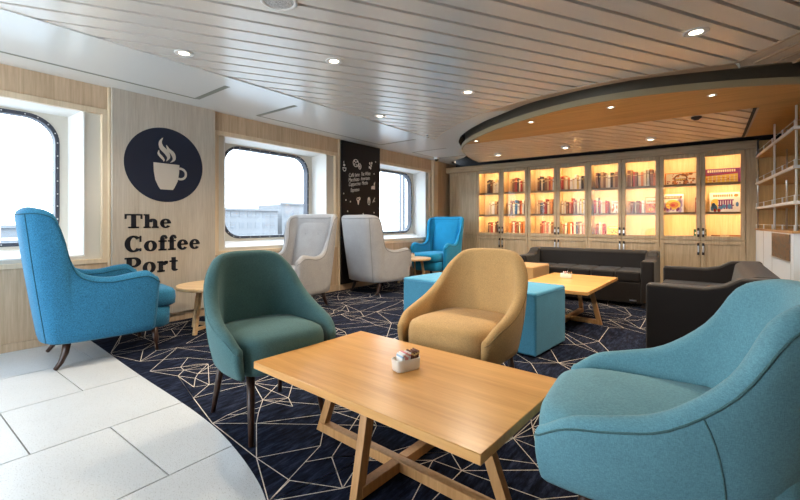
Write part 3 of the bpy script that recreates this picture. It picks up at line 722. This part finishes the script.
gamebox(6, 1, .02, .58, .27, 'white', 'white game box with a round orange dish print, middle shelf behind the seventh glass door', [('lilac', rnd_patches(12, .1, .7, 4, .12)), ('yellow', disc(.5, .42, .36, .27)), ('orange', disc(.55, .42, .22, .16)+ringp(.25, .4, .12, .1, .04, .04)), ('red', disc(.5, .40, .10, .07)), ('brown', [rect(.08, .76, .92, .90)]), ('cream', lettr(10, .14, .86, .795, .865)), ('purple', rnd_patches(6, .05, .25, 6, .06))])
bookrow(6, 1, .88, .99, rc('red brown'), .19, .22)
gamebox(7, 2, .06, .94, .20, 'purple', 'purple edged game box with yellow grid print, top shelf behind the rightmost glass door', [('yellow', [[(.03, .05), (.93, .05), (.93, .62), (.03, .50)]]), ('red', [[(.03, .55), (.93, .67), (.93, .72), (.03, .60)]]+rnd_patches(5, .1, .5, 9, .03)), ('cream', lettr(13, .10, .88, .76, .92)+[rect(.1+.12*i, .08, .13+.12*i, .5) for i in range(7)]), ('orange', [rect(.05, .20, .9, .23), rect(.05, .36, .9, .39)])])
gamebox(7, 1, .20, .93, .27, 'white', 'white building-set box with orange title and purple machine print behind the rightmost glass door', [('yellow', [rect(.04, .05, .28, .55)]+disc(.2, .6, .12, .08)), ('purple', lettr(6, .30, .78, .15, .62)+[rect(.28, .30, .80, .36), rect(.28, .58, .80, .64)]), ('orange', lettr(9, .12, .78, .78, .90)+disc(.87, .84, .07)), ('blue', rnd_patches(9, .08, .4, 12, .09)), ('red', rnd_patches(5, .05, .12, 14, .05))])
gamebox(6, 0, .84, .99, .10, 'green', 'small dark green card box in the lower right corner behind the seventh glass door', [('cream', [rect(.2, .3, .8, .6)])], .06)
gamebox(7, 0, .02, .12, .10, 'green', 'small dark green card box in the lower left corner behind the rightmost glass door', [('cream', [rect(.2, .3, .8, .6)])], .06)
gamebox(7, 0, .24, .96, .022, 'brown', 'flat dark game board lying on the bottom shelf behind the rightmost glass door', [('cream', [rect(.3, .35, .6, .65)])], .16)
gamebox(4, 1, .64, .97, .20, 'cream', 'cream puzzle box standing right of the red books behind the fifth glass door', [('white', [rect(.06, .06, .94, .94)]), ('orange', rnd_patches(6, .2, .8, 31, .08)), ('brown', lettr(6, .15, .8, .78, .86)+disc(.5, .1, .05))], .05)
gamebox(4, 0, .52, .95, .135, 'yellow', 'yellow game box with black curl print on the bottom shelf behind the fifth glass door', [('brown', ringp(.35, .45, .12, .22, .04, .08, 180, 400)+ringp(.68, .45, .12, .22, .04, .08, 180, 400)), ('cream', [rect(.1, .78, .9, .88)])], .05)
gamebox(5, 1, .62, .97, .235, 'orange', 'orange puzzle box standing right of the books behind the sixth glass door', [('cream', [rect(.06, .60, .94, .94)]), ('yellow', rnd_patches(7, .1, .5, 33, .10)), ('red', rnd_patches(4, .1, .5, 35, .05)), ('orange', lettr(5, .15, .85, .68, .82))], .05)

# ------------------------------------------------------------------ white shelf stand at the right
st = thing('shelf_stand', 'white metal shelf stand with gallery rails above a white counter at the right edge', 'shelving', (.6, 6.0, 0))
def SR(o): return rel(o, st)
SP0, SP1 = Vector((.50, 7.05)), Vector((.615, 5.06)); SDir = (SP0-SP1).normalized()
def shelf_poly(off=0): return [(SP0.x+off, SP0.y), (SP1.x+off, SP1.y+off), (1.30, SP1.y-.03+off), (1.30, SP0.y)]
bm = BM(); prism(bm, [(.98, 5.45), (1.02, 5.45), (1.02, 7.42), (.98, 7.42)], 'z', 0, 2.02); prism(bm, [(.53, 7.02), (.99, 7.02), (.99, 7.06), (.53, 7.06)], 'z', 0, 2.02)
SR(obj('back_panel', bm, M_SHELFBACK, label='brown oak panelling behind the white shelves'))
for z in (1.157, 1.477, 1.83):
    bm = BM(); prism(bm, shelf_poly(), 'z', z-.028, z, .002, 1); prism(bm, shelf_poly(.012), 'z', z-.034, z-.028, mi=1)
    sh = SR(obj('shelf', bm, [M_WHITE, M_SHELFBACK], sharp=40))
def gallery(z):
    bm = BM(); pts_ = []
    for k in range(5):
        p = SP0.lerp(SP1, k/4); p = p+Vector((.012, .012 if k == 4 else 0)); pts_.append(p)
        box(bm, p.x-.005, p.x+.005, p.y-.010, p.y+.010, z, z+.055)
    tube(bm, [(pts_[0].x, pts_[0].y, z+.05), (pts_[-1].x, pts_[-1].y, z+.05)], .0022, 6)
    tube(bm, [(pts_[-1].x, pts_[-1].y, z+.05), (1.30, pts_[-1].y-.03, z+.05)], .0022, 6)
    SR(obj('gallery_rail', bm, M_WHITE))
for z in (.884, 1.157, 1.477, 1.83): gallery(z)
for (x, y) in ((.578, 5.94), (.72, 6.35), (.64, 5.085), (.52, 6.98)):
    bm = BM(); tube(bm, [(x, y, .86), (x, y, 2.02)], .009, 10); SR(obj('post', bm, M_STEEL if y > 6 else M_WHITE))
bm = BM(); prism(bm, shelf_poly(-.008), 'z', .862, .884, .002, 1); SR(obj('counter_top', bm, wood('counter_oak', (.40, .22, .09), (.58, .36, .17), 'Y'), sharp=40))
bm = BM(); prism(bm, shelf_poly(.004), 'z', .0, .862); SR(obj('counter', bm, mat('counter_white', (.74, .80, .86), .35), label='white counter front'))
ndir = Vector((-SDir.y, SDir.x))          # towards the room (-x)
if ndir.x > 0: ndir = -ndir
def onfront(s0, s1, z0, z1, th, m, name, label=None, out=0):
    a = SP1+SDir*s0+ndir*(-.004+out); b = SP1+SDir*s1+ndir*(-.004+out)
    bm = BM(); prism(bm, [tuple(a), tuple(b), tuple(b+ndir*th), tuple(a+ndir*th)], 'z', z0, z1); return SR(obj(name, bm, m, label=label))
def picf(nt, b):
    n1 = noise(nt, coords(nt, (1, 1, 3)), 6, 4); nt.links.new(ramp(nt, n1, [(.35, (.03, .015, .01)), (.5, (.16, .07, .025)), (.62, (.05, .045, .045)), (.75, (.28, .20, .13))]), b.inputs['Base Color'])
onfront(.12, .94, .60, .85, .006, mat('counter_picture', (.3, .2, .1), .3, build=picf), 'display_window', 'dark brown framed window in the counter front')
onfront(.12, .94, .590, .602, .012, M_STEEL, 'display_sill')
for s in (.10, .95, 1.45): onfront(s, s+.004, 0, .86, .0012, M_GROUT, 'panel_joint')

# ------------------------------------------------------------------ furniture builders
def shell(st_, z0, zi, K=4, bulge=.0, NO=7, NI=5, endlen=1.0):
    """U-shaped upholstered shell. stations (bx,by,tx,ty,zt,th) from the back centre to one front end, mirrored"""
    half = cmr(st_, K); full = [(a, -b, c, -d, e, f) for a, b, c, d, e, f in half[::-1]][:-1]+half
    n = len(full); tg = []
    for i in range(n):
        a, b = full[max(i-1, 0)], full[min(i+1, n-1)]; t_ = Vector((b[2]-a[2], b[3]-a[3])).normalized(); tg.append(t_)
    secs = []; rim = []
    def section(i, sc, shift, drop):
        bx, by, tx, ty, zt, th = full[i]; t_ = tg[i]; n_ = Vector((-t_.y, t_.x)); out = []
        b = Vector((bx, by)); tp = Vector((tx, ty)); zt2 = zt-drop; zz0 = z0+drop*.6
        def mid(z):
            s = (z-z0)/(zt-z0); return b.lerp(tp, s)+n_*(bulge*math.sin(math.pi*min(max(s, 0), 1)))-n_*th/2+t_*shift
        h = th/2*sc
        z_sh = zt2-th/2
        p = mid(zz0); q = p+n_*h*.55; out.append((q.x, q.y, zz0))
        for j in range(NO+1):
            z = zz0+.012+(z_sh-zz0-.012)*j/NO; p = mid(z)+n_*h; out.append((p.x, p.y, z))
        for a in (35, 65, 90, 115, 145):
            p = mid(z_sh)+n_*(h*math.cos(R(a))); out.append((p.x, p.y, z_sh+th/2*math.sin(R(a))*(.35+.65*sc)))
        for j in range(NI+1):
            z = z_sh+(min(zi, z_sh-.01)-z_sh)*j/NI; p = mid(z)-n_*h; out.append((p.x, p.y, z))
        return out
    T = [(.05, 1, 1), (.45, .85, .45), (.8, .5, .15)]
    th0 = full[0][5]
    for a in (80, 55, 28): secs.append(section(0, math.cos(R(a)), -th0/2*math.sin(R(a))*endlen, th0/2*(1-math.cos(R(a)))))
    for i in range(n): secs.append(section(i, 1, 0, 0))
    for a in (28, 55, 80): secs.append(section(n-1, math.cos(R(a)), th0/2*math.sin(R(a))*endlen, th0/2*(1-math.cos(R(a)))))
    bm = BM(); rows = [[bm.verts.new(p) for p in s] for s in secs]
    for a, b in zip(rows, rows[1:]):
        m = len(a)
        for k in range(m): bm.faces.new((a[k], a[(k+1) % m], b[(k+1) % m], b[k]))
    bm.faces.new(rows[0]); bm.faces.new(rows[-1][::-1])
    bmesh.ops.recalc_face_normals(bm, faces=bm.faces)
    for f in bm.faces: f.smooth = True
    return bm, secs, NO+1, full
def superell(bm, cx, cy, a, b, rings, n=40, e=3.6, mtx=None, fx=None):
    t = bmesh.new(); R_ = []
    for (s, z) in rings:
        row = []
        for k in range(n):
            an = 2*math.pi*k/n; c, s_ = math.cos(an), math.sin(an)
            x = math.copysign(abs(c)**(2/e), c)*a*s; y = math.copysign(abs(s_)**(2/e), s_)*b*s
            row.append(t.verts.new((cx+x, cy+y, z)))
        R_.append(row)
    for p, q in zip(R_, R_[1:]):
        for k in range(n): t.faces.new((p[k], p[(k+1) % n], q[(k+1) % n], q[k]))
    t.faces.new(R_[0][::-1]); t.faces.new(R_[-1]); bmesh.ops.recalc_face_normals(t, faces=t.faces)
    for f in t.faces: f.smooth = True
    merge(bm, t, mtx)

def tub_chair(label, loc, rz, fab, pipe, sx_=1.0, sy_=1.0, zts=None):
    t = thing('tub_chair', label, 'armchair', loc, rz)
    ST = [(-.215, 0, -.290, 0, .812, .058), (-.210, .09, -.283, .110, .809, .058), (-.185, .17, -.248, .198, .787, .060), (-.125, .228, -.182, .258, .715, .062), (-.055, .252, -.105, .288, .620, .062),
          (.03, .262, .0, .304, .550, .060), (.11, .266, .10, .306, .510, .054), (.185, .262, .190, .296, .478, .048), (.242, .25, .252, .274, .432, .042)]
    if zts: ST = [(*q[:4], z, q[5]) for q, z in zip(ST, zts)]
    ST = [(a*sx_, b*sy_, c*sx_, d*sy_, e, f) for a, b, c, d, e, f in ST]
    bm, secs, ro, full = shell(ST, .285, .40, 4, .012)
    obj('shell', bm, fab, t)
    bm = BM(); tube(bm, [Vector(s[ro])+Vector((0, 0, 0)) for s in secs[1:-1]], .0028, 6); 
    for sgn in (8, -9):   # side seam running down the outside
        s = secs[(len(secs)//2)+(17 if sgn > 0 else -17)]; mid_ = len(secs)//2; sg_ = 1 if sgn > 0 else -1; tube(bm, [Vector(secs[mid_+sg_*int(18-(ro-j)*.55)][j]).lerp(Vector(secs[mid_+sg_*(int(18-(ro-j)*.55)+1)][j]), (18-(ro-j)*.55) % 1) for j in range(1, ro+1)], .002, 6)
    obj('piping', bm, pipe, t)
    bm = BM(); superell(bm, .025*sx_, 0, .262*sx_, .240*sy_, [(.90, .288), (.97, .296), (1.0, .32), (1.0, .395), (.985, .425), (.95, .443), (.86, .456), (.6, .464), (.25, .467)], 48, 4.2)
    obj('seat', bm, fab, t)
    bm = BM(); superell(bm, -.0, 0, .20, .20, [(.98, .276), (1, .287)], 32, 3); obj('underside', bm, M_DARKLEG, t)
    for (sx, sy) in ((1, 1), (1, -1), (-1, 1), (-1, -1)):
        bm = BM(); tube(bm, [(sx*.165+.01, sy*.16, .285), (sx*.195+.01, sy*.172, .14), (sx*.225+.01, sy*.184, 0)], [.0185, .0155, .011], 12); obj('leg', bm, M_DARKLEG, t)
    return t
def wing_chair(label, loc, rz, fab, pipe, group=None, buttons=True):
    t = thing('wing_chair', label, 'armchair', loc, rz, group)
    ST = [(-.395, 0, -.512, 0, 1.062, .10), (-.395, .12, -.512, .15, 1.064, .10), (-.380, .215, -.497, .262, 1.062, .095), (-.350, .275, -.450, .322, 1.056, .075), (-.315, .300, -.388, .350, 1.042, .062),
          (-.280, .308, -.330, .358, 1.00, .056), (-.250, .314, -.288, .348, .88, .056), (-.225, .320, -.258, .334, .75, .058), (-.190, .326, -.215, .332, .645, .062), (-.12, .330, -.13, .340, .598, .068), (-.02, .332, -.02, .352, .588, .072), (.08, .330, .09, .364, .606, .078), (.17, .326, .19, .366, .612, .078), (.222, .320, .25, .356, .572, .075)]
    bm, secs, ro, full = shell(ST, .165, .36, 4, .006, NO=9, NI=7, endlen=.8)
    obj('body', bm, fab, t)
    bm = BM(); tube(bm, [Vector(s[ro]) for s in secs[1:-1]], .004, 6); tube(bm, [Vector(s[ro+6]) for s in secs[1:-1]], .003, 6)
    for y in (-10, 10):
        s = secs[(len(secs)//2)+y]; tube(bm, [Vector(p) for p in s[1:ro+1]], .0035, 6)
    obj('piping', bm, pipe, t)
    bm = BM(); superell(bm, .08, 0, .345, .262, [(.93, .315), (1, .330), (1.01, .38), (1, .42), (.96, .440), (.85, .452), (.5, .460), (.2, .462)], 48, 5.5); obj('seat_cushion', bm, fab, t)
    bm = BM(); superell(bm, .03, 0, .355, .268, [(.95, .165), (.99, .175), (1.0, .24), (1.0, .30), (.97, .318)], 48, 5.5); obj('seat_base', bm, fab, t)
    bm = BM()   # padded inner back
    bt = bmesh.new(); rows = []
    for j in range(13):
        z = .42+.60*j/12; x = -.305-.135*(z-.42)/.6-.0; row = []
        for k in range(17):
            y = (-1+2*k/16); hw = .255+.035*(j/12); d = 0
            e = 1-abs(y)**6; ez = 1-abs((j-5.5)/6.6)**6
            pad = .035*max(e, 0)*max(ez, 0)
            for by in (-.095, .095): pad -= .020*math.exp(-(((y*hw-by)/.028)**2+((z-.83)/.028)**2))
            row.append(bt.verts.new((x+pad, y*hw, z)))
        rows.append(row)
    for a, b in zip(rows, rows[1:]):
        for k in range(16): bt.faces.new((a[k], a[k+1], b[k+1], b[k]))
    for f in bt.faces: f.smooth = True
    merge(bm, bt); obj('back_cushion', bm, fab, t)
    for y in (-.095, .095):
        bm = BM(); lathe(bm, [(.013, -.004), (.012, .004), (0, .008)], 14, mtx=TR((-.378, y, .83), ry=R(78))); obj('button', bm, fab, t)
    for s in (1, -1):
        bm = BM(); tube(bm, [(.25, s*.25, .17), (.262, s*.255, .08), (.268, s*.258, 0)], [.024, .019, .014], 12); obj('leg', bm, M_DARKLEG, t)
        bm = BM(); tube(bm, [(-.26, s*.25, .17), (-.272, s*.256, .10), (-.295, s*.262, .04), (-.325, s*.265, 0)], [.028, .025, .020, .016], 12, sy=.8); obj('leg', bm, M_DARKLEG, t)
    return t
# wing chairs (local front = +X)
wing_chair('blue wingback armchair with wooden legs on the pale tiles, in front of the near window', (-3.62, 1.13, 0), R(82), F_BLUE, F_PIPE)
g = 'pale grey wingback armchairs'
w1 = wing_chair('pale grey wingback armchair seen from its front, behind the teal chair', (-3.74, 2.92, 0), R(-80), F_GREY, F_PIPEG, g)
dup(w1, (-3.69, 4.45, 0), R(82), 'pale grey wingback armchair seen from behind, standing before the blackboard', g)
wing_chair('bright blue wingback armchair in the far corner beside the bookcase', (-3.74, 5.98, 0), R(-88), F_BLUE2, F_PIPE)
# tub chairs
tub_chair('teal green tub chair with dark legs at the left end of the near coffee table', (-1.77, 1.235, 0), R(-9), F_TEAL, F_TEAL, .91, .93)
must = tub_chair('mustard tan tub chair behind the near coffee table', (-1.035, 1.975, 0), R(-95), F_MUST, F_PIPEM)
tub_chair('large aqua blue tub chair in the right foreground, seen from its side', (-.09, 1.36, 0), R(185), F_AQUA, F_TEAL, 1.12, 1.04, (.812, .811, .802, .765, .640, .548, .512, .486, .44))

def round_table(loc, label):
    t = thing('round_table', label, 'side table', loc, R(20), 'round side tables by the window wall')
    bm = BM(); lathe(bm, [(0, .375), (.285, .375), (.298, .380), (.30, .388), (.30, .402), (.296, .407), (0, .407)], 48); obj('tabletop', bm, M_RTABLE, t, sharp=35)
    for k in range(4):
        a = R(90*k); bm = BM(); c, s = math.cos(a), math.sin(a)
        bt = bmesh.new(); bmesh.ops.create_cube(bt, size=1); bmesh.ops.scale(bt, vec=(.034, .022, .39), verts=bt.verts)
        merge(bm, bt, TR((.185*c, .185*s, .192), a, ry=R(-9))); obj('leg', bm, M_TLEG if 0 else M_RTABLE, t)
    for k in range(2): bm = BM(); box(bm, -.20, .20, -.012, .012, .03+.0*k, .055, mtx=TR((0, 0, .001*k), R(90*k))); obj('cross_rail', bm, M_RTABLE, t)
round_table((-3.57, 1.93, 0), 'small round maple side table beside the blue wingback armchair, under the sign panel')
round_table((-3.70, 5.22, 0), 'small round maple side table in front of the bright blue armchair in the far corner')

def coffee_table(label, loc, lx, ly, rz, fx, fy):
    t = thing('coffee_table', label, 'coffee table', loc, rz, 'rectangular coffee tables')
    bm = BM(); box(bm, -lx/2, lx/2, -ly/2, ly/2, .355, .385, .002, 1); obj('tabletop', bm, M_TABLE, t, sharp=40)
    for (c, s, r) in ((1, 0, fx), (-1, 0, fx), (0, 1, fy), (0, -1, fy)):
        bm = BM(); top, bot = r*.70, r
        a0 = Vector((c*bot, s*bot, .0)); a1 = Vector((c*top, s*top, .355)); o = Vector((c, s, 0))*.020; p = Vector((-s, c, 0))*.016
        vs0 = [a0+o+p, a0-o+p, a0-o-p, a0+o-p]; vs1 = [a1+o+p, a1-o+p, a1-o-p, a1+o-p]
        A_ = [bm.verts.new(v) for v in vs0]; B_2 = [bm.verts.new(v) for v in vs1]
        bm.faces.new(A_); bm.faces.new(B_2)
        for k in range(4): bm.faces.new((A_[k], A_[(k+1) % 4], B_2[(k+1) % 4], B_2[k]))
        bmesh.ops.recalc_face_normals(bm, faces=bm.faces); obj('leg', bm, M_TLEG, t)
    bm = BM(); box(bm, -fx+.01, fx-.01, -.021, .021, .002, .042, .002, 1); obj('floor_rail', bm, M_TLEG, t, sharp=40)
    bm = BM(); box(bm, -.021, .021, -fy+.01, -.022, .002, .042, .002, 1); box(bm, -.021, .021, .022, fy-.01, .002, .042, .002, 1); obj('floor_rail', bm, M_TLEG, t, sharp=40)
    bm = BM(); box(bm, -fx*.7-.02, fx*.7+.02, -.02, .02, .325, .355); box(bm, -.02, .02, -fy*.7-.02, fy*.7+.02, .325, .3545); obj('apron', bm, M_TLEG, t)
    return t
coffee_table('near rectangular honey maple coffee table in the foreground', (-.965, 1.275, 0), 1.06, .625, R(-3), .47, .23)
coffee_table('far rectangular honey maple coffee table in front of the dark sofa', (-1.10, 4.22, 0), .66, 1.17, R(-2), .29, .48)

# sugar caddies
def caddy(label, loc, rz):
    t = thing('sugar_caddy', label, 'sachet holder', loc, rz, 'sachet holders on the tables')
    bm = BM(); n = 32; prof = [(.92, 0), (1, .006), (1.03, .045), (1.0, .047), (.95, .044), (.9, .008), (.0001, .006)]
    rows = []
    for s, z in prof:
        row = []
        for k in range(n):
            a = 2*math.pi*k/n; c, s_ = math.cos(a), math.sin(a); row.append(bm.verts.new((math.copysign(abs(c)**.45, c)*.055*s, math.copysign(abs(s_)**.45, s_)*.030*s, z)))
        rows.append(row)
    for a, b in zip(rows, rows[1:]):
        for k in range(n): bm.faces.new((a[k], a[(k+1) % n], b[(k+1) % n], b[k]))
    bm.faces.new(rows[0][::-1]); bmesh.ops.recalc_face_normals(bm, faces=bm.faces)
    for f in bm.faces: f.smooth = True
    obj('tray', bm, mat('cream_ceramic', (.78, .72, .62), .3), t)
    return t
M_SP = mat('sachet_pink', (.75, .30, .30), .6); M_SW = mat('sachet_white', (.80, .78, .76), .6); M_SB = mat('sachet_brown', (.16, .06, .03), .6); M_SBl = mat('sachet_band_blue', (.35, .5, .65), .6)
def sachets(loc, rz, where, detail=True):
    rows = [(-.036, M_SW, 'white'), (-.028, M_SW, 'white'), (-.020, M_SP, 'pink'), (-.012, M_SP, 'pink'), (-.002, M_SW, 'white'), (.008, M_SB, 'brown'), (.018, M_SB, 'brown'), (.028, M_SB, 'brown'), (.037, M_SB, 'brown')]
    if not detail: rows = rows[::2]
    Mx = TR(loc, rz)
    for i, (x, m_, c) in enumerate(rows):
        p = Mx @ Vector((x, 0, .0085))
        t = thing('sugar_sachet', '%s sachet, %s in the dish on %s' % (c, numw[i], where), 'sachet', p, rz, 'sachets in the holder on %s' % where)
        t.rotation_euler = (0, R(10), rz)
        h = .058+.006*((i*37) % 3)/2; bm = BM(); box(bm, -.0028, .0028, -.022, .022, 0, h, .0014, 1); obj('packet', bm, m_, t, sharp=50)
        bm = BM(); box(bm, -.0034, .0034, -.0222, .0222, h*.78, h*.90); obj('printed_band', bm, M_SBl if i == 0 else (M_SP if c == 'white' else (M_GOLD if c == 'brown' else M_SW)), t)
c1 = caddy('small cream dish of sachets on the near coffee table', (-.95, 1.30, .3855), R(70)); sachets((-.95, 1.30, .3855), R(70), 'the near coffee table')
caddy('small cream dish of sachets on the far coffee table', (-1.17, 4.42, .3855), R(10)); sachets((-1.17, 4.42, .3855), R(10), 'the far coffee table', False)
caddy('small cream dish of sachets on the round table by the sign panel', (-3.50, 2.06, .4075), R(80)); sachets((-3.50, 2.06, .4075), R(80), 'the round table by the sign panel', False)
caddy('small cream dish of sachets on the round table in the far corner', (-3.74, 5.26, .4075), R(80)); sachets((-3.74, 5.26, .4075), R(80), 'the round table in the far corner', False)

# benches and ottomans
def cube_seat(name, label, loc, lx, ly, h, rz, m):
    t = thing(name, label, 'ottoman', loc, rz)
    bm = BM(); box(bm, -lx/2, lx/2, -ly/2, ly/2, .012, h, .018, 4); obj('upholstery', bm, m, t, wn=True)
    bm = BM(); 
    for z in (h-.022,):
        tube(bm, [(-lx/2+.02, -ly/2-.001, z), (lx/2-.02, -ly/2-.001, z)], .002, 6); tube(bm, [(lx/2+.001, -ly/2+.02, z), (lx/2+.001, ly/2-.02, z)], .002, 6)
        tube(bm, [(-lx/2+.02, ly/2+.001, z), (lx/2-.02, ly/2+.001, z)], .002, 6); tube(bm, [(-lx/2-.001, -ly/2+.02, z), (-lx/2-.001, ly/2-.02, z)], .002, 6)
    obj('seam', bm, m, t)
    for sx in (-1, 1):
        for sy in (-1, 1): bm = BM(); lathe(bm, [(.02, 0), (.02, .014)], 12, mtx=TR((sx*(lx/2-.06), sy*(ly/2-.06), 0))); obj('foot', bm, M_DARKMETAL, t)
cube_seat('bench', 'long blue upholstered bench behind the mustard chair', (-1.565, 3.20, 0), 1.27, .54, .462, R(-6), F_BENCH)
cube_seat('ottoman', 'tan square ottoman in front of the dark sofa left arm', (-1.80, 4.83, 0), .50, .50, .46, R(-3), F_TAN)

# sofas (local: front = -Y, width along X, centre at origin)
def sofa(label, loc, rz, W=1.55, D=.74):
    t = thing('sofa', label, 'sofa', loc, rz, 'dark two-seat sofas')
    aw = .13; f = -D/2
    for s in (-1, 1):
        prof = [(f, .05), (f, .53), (f+.34, .53), (f+.44, .555), (f+.52, .605), (D/2, .612), (D/2, .05)]
        x0, x1 = (s*W/2-aw, s*W/2) if s > 0 else (-W/2, -W/2+aw)
        bm = BM(); prism(bm, prof, 'x', x0, x1, .022, 3); obj('arm', bm, F_DARK, t, wn=True)
    bm = BM(); prism(bm, [(D/2-.24, .30), (D/2-.19, .585), (D/2-.15, .612), (D/2-.02, .612), (D/2, .58), (D/2, .06), (D/2-.24, .06)], 'x', -W/2+aw-.005, W/2-aw+.005, .018, 3); obj('backrest', bm, F_DARK, t, wn=True)
    bm = BM(); box(bm, -W/2+aw, W/2-aw, f+.015, D/2-.2, .05, .285, .012, 2); obj('base', bm, F_DARK, t, wn=True)
    n = 5; w_ = (W-2*aw)/n
    for k in range(n):
        bm = BM(); box(bm, -W/2+aw+k*w_+.0015, -W/2+aw+(k+1)*w_-.0015, f+.008, D/2-.215, .285, .405, .022, 4); obj('seat_cushion', bm, F_DARK, t, wn=True)
    for sx in (-1, 1):
        for sy in (-1, 1): bm = BM(); box(bm, sx*(W/2-.10)-.03, sx*(W/2-.10)+.03, sy*(D/2-.08)-.03, sy*(D/2-.08)+.03, 0, .052); obj('foot', bm, M_DARKMETAL, t)
    bm = BM(); box(bm, W/2-aw-.11, W/2-aw-.04, f+.011, f+.0155, .075, .092); obj('maker_tag', bm, M_STEEL, t, label='small metal tag')
    return t
s1_ = sofa('dark brown two-seat sofa in front of the bookcase', (-1.24, 5.60, 0), 0)
dup(s1_, (.02, 4.13, 0), R(-90), 'dark brown two-seat sofa at the right, side on behind the aqua chair')

# ------------------------------------------------------------------ outside the windows
bm = BM(); box(bm, -160, -6.5, -120, 160, -3.2, -3.0); tag(obj('quay', bm, mat('pale_water', (.16, .163, .168), .6)), 'pale sea water seen through the windows', 'water', kind='structure')
M_HB = mat('hazy_building', (.155, .157, .162), .8); M_HW = mat('hazy_windows', (.125, .13, .138), .6)
for (x, y, w_, h, lab) in ((-70, 41, 15, 6.0, 'low pale building across the water seen through the middle window, left one'), (-72, 59, 16, 7.5, 'wider pale building across the water seen through the middle window, right one'), (-75, 6, 24, 3.2, 'long low pale building across the water seen through the near window')):
    t = thing('harbour_building', lab, 'building', (x, y, -3)); bm = BM(); box(bm, -4, 4, -w_/2, w_/2, 0, h); obj('walls', bm, M_HB, t)
    bm = BM(); box(bm, 3.6, 4.4, -w_/2-.3, w_/2+.3, h, h+.4); obj('roof', bm, M_HB, t)
    for r_ in range(int(h//2)):
        bm = BM()
        for k in range(int(w_//1.6)): box(bm, 4, 4.05, -w_/2+.5+k*1.6, -w_/2+1.5+k*1.6, .8+r_*2, 1.9+r_*2)
        obj('window_row', bm, M_HW, t)
t = thing('deck_railing', 'white deck railing outside the near window', 'railing', (-5.4, 0, 0))
bm = BM(); tube(bm, [(0, -3, .98), (0, 2.2, .98)], .022, 10); obj('top_rail', bm, M_WHITE, t)
bm = BM(); tube(bm, [(0, -3, .80), (0, 2.2, .80)], .012, 8); tube(bm, [(0, -3, .62), (0, 2.2, .62)], .012, 8); obj('lower_rail', bm, M_WHITE, t)
for y in (-1.6, -.4, .8, 2.0): bm = BM(); tube(bm, [(0, y, -3), (0, y, .98)], .018, 8); obj('post', bm, M_WHITE, t)
t = thing('deck_door_frame', 'white steel frame outside the far window', 'frame', (-5.6, 8.2, 0))
for y in (-.75, -.62): bm = BM(); box(bm, -.03, .03, y-.02, y+.02, -3, 2.6); obj('upright', bm, mat('pale_blue_paint', (.09, .10, .12), .5), t)
bm = BM(); box(bm, -.03, .03, -.8, .8, 2.5, 2.6); obj('lintel', bm, M_WHITE, t)
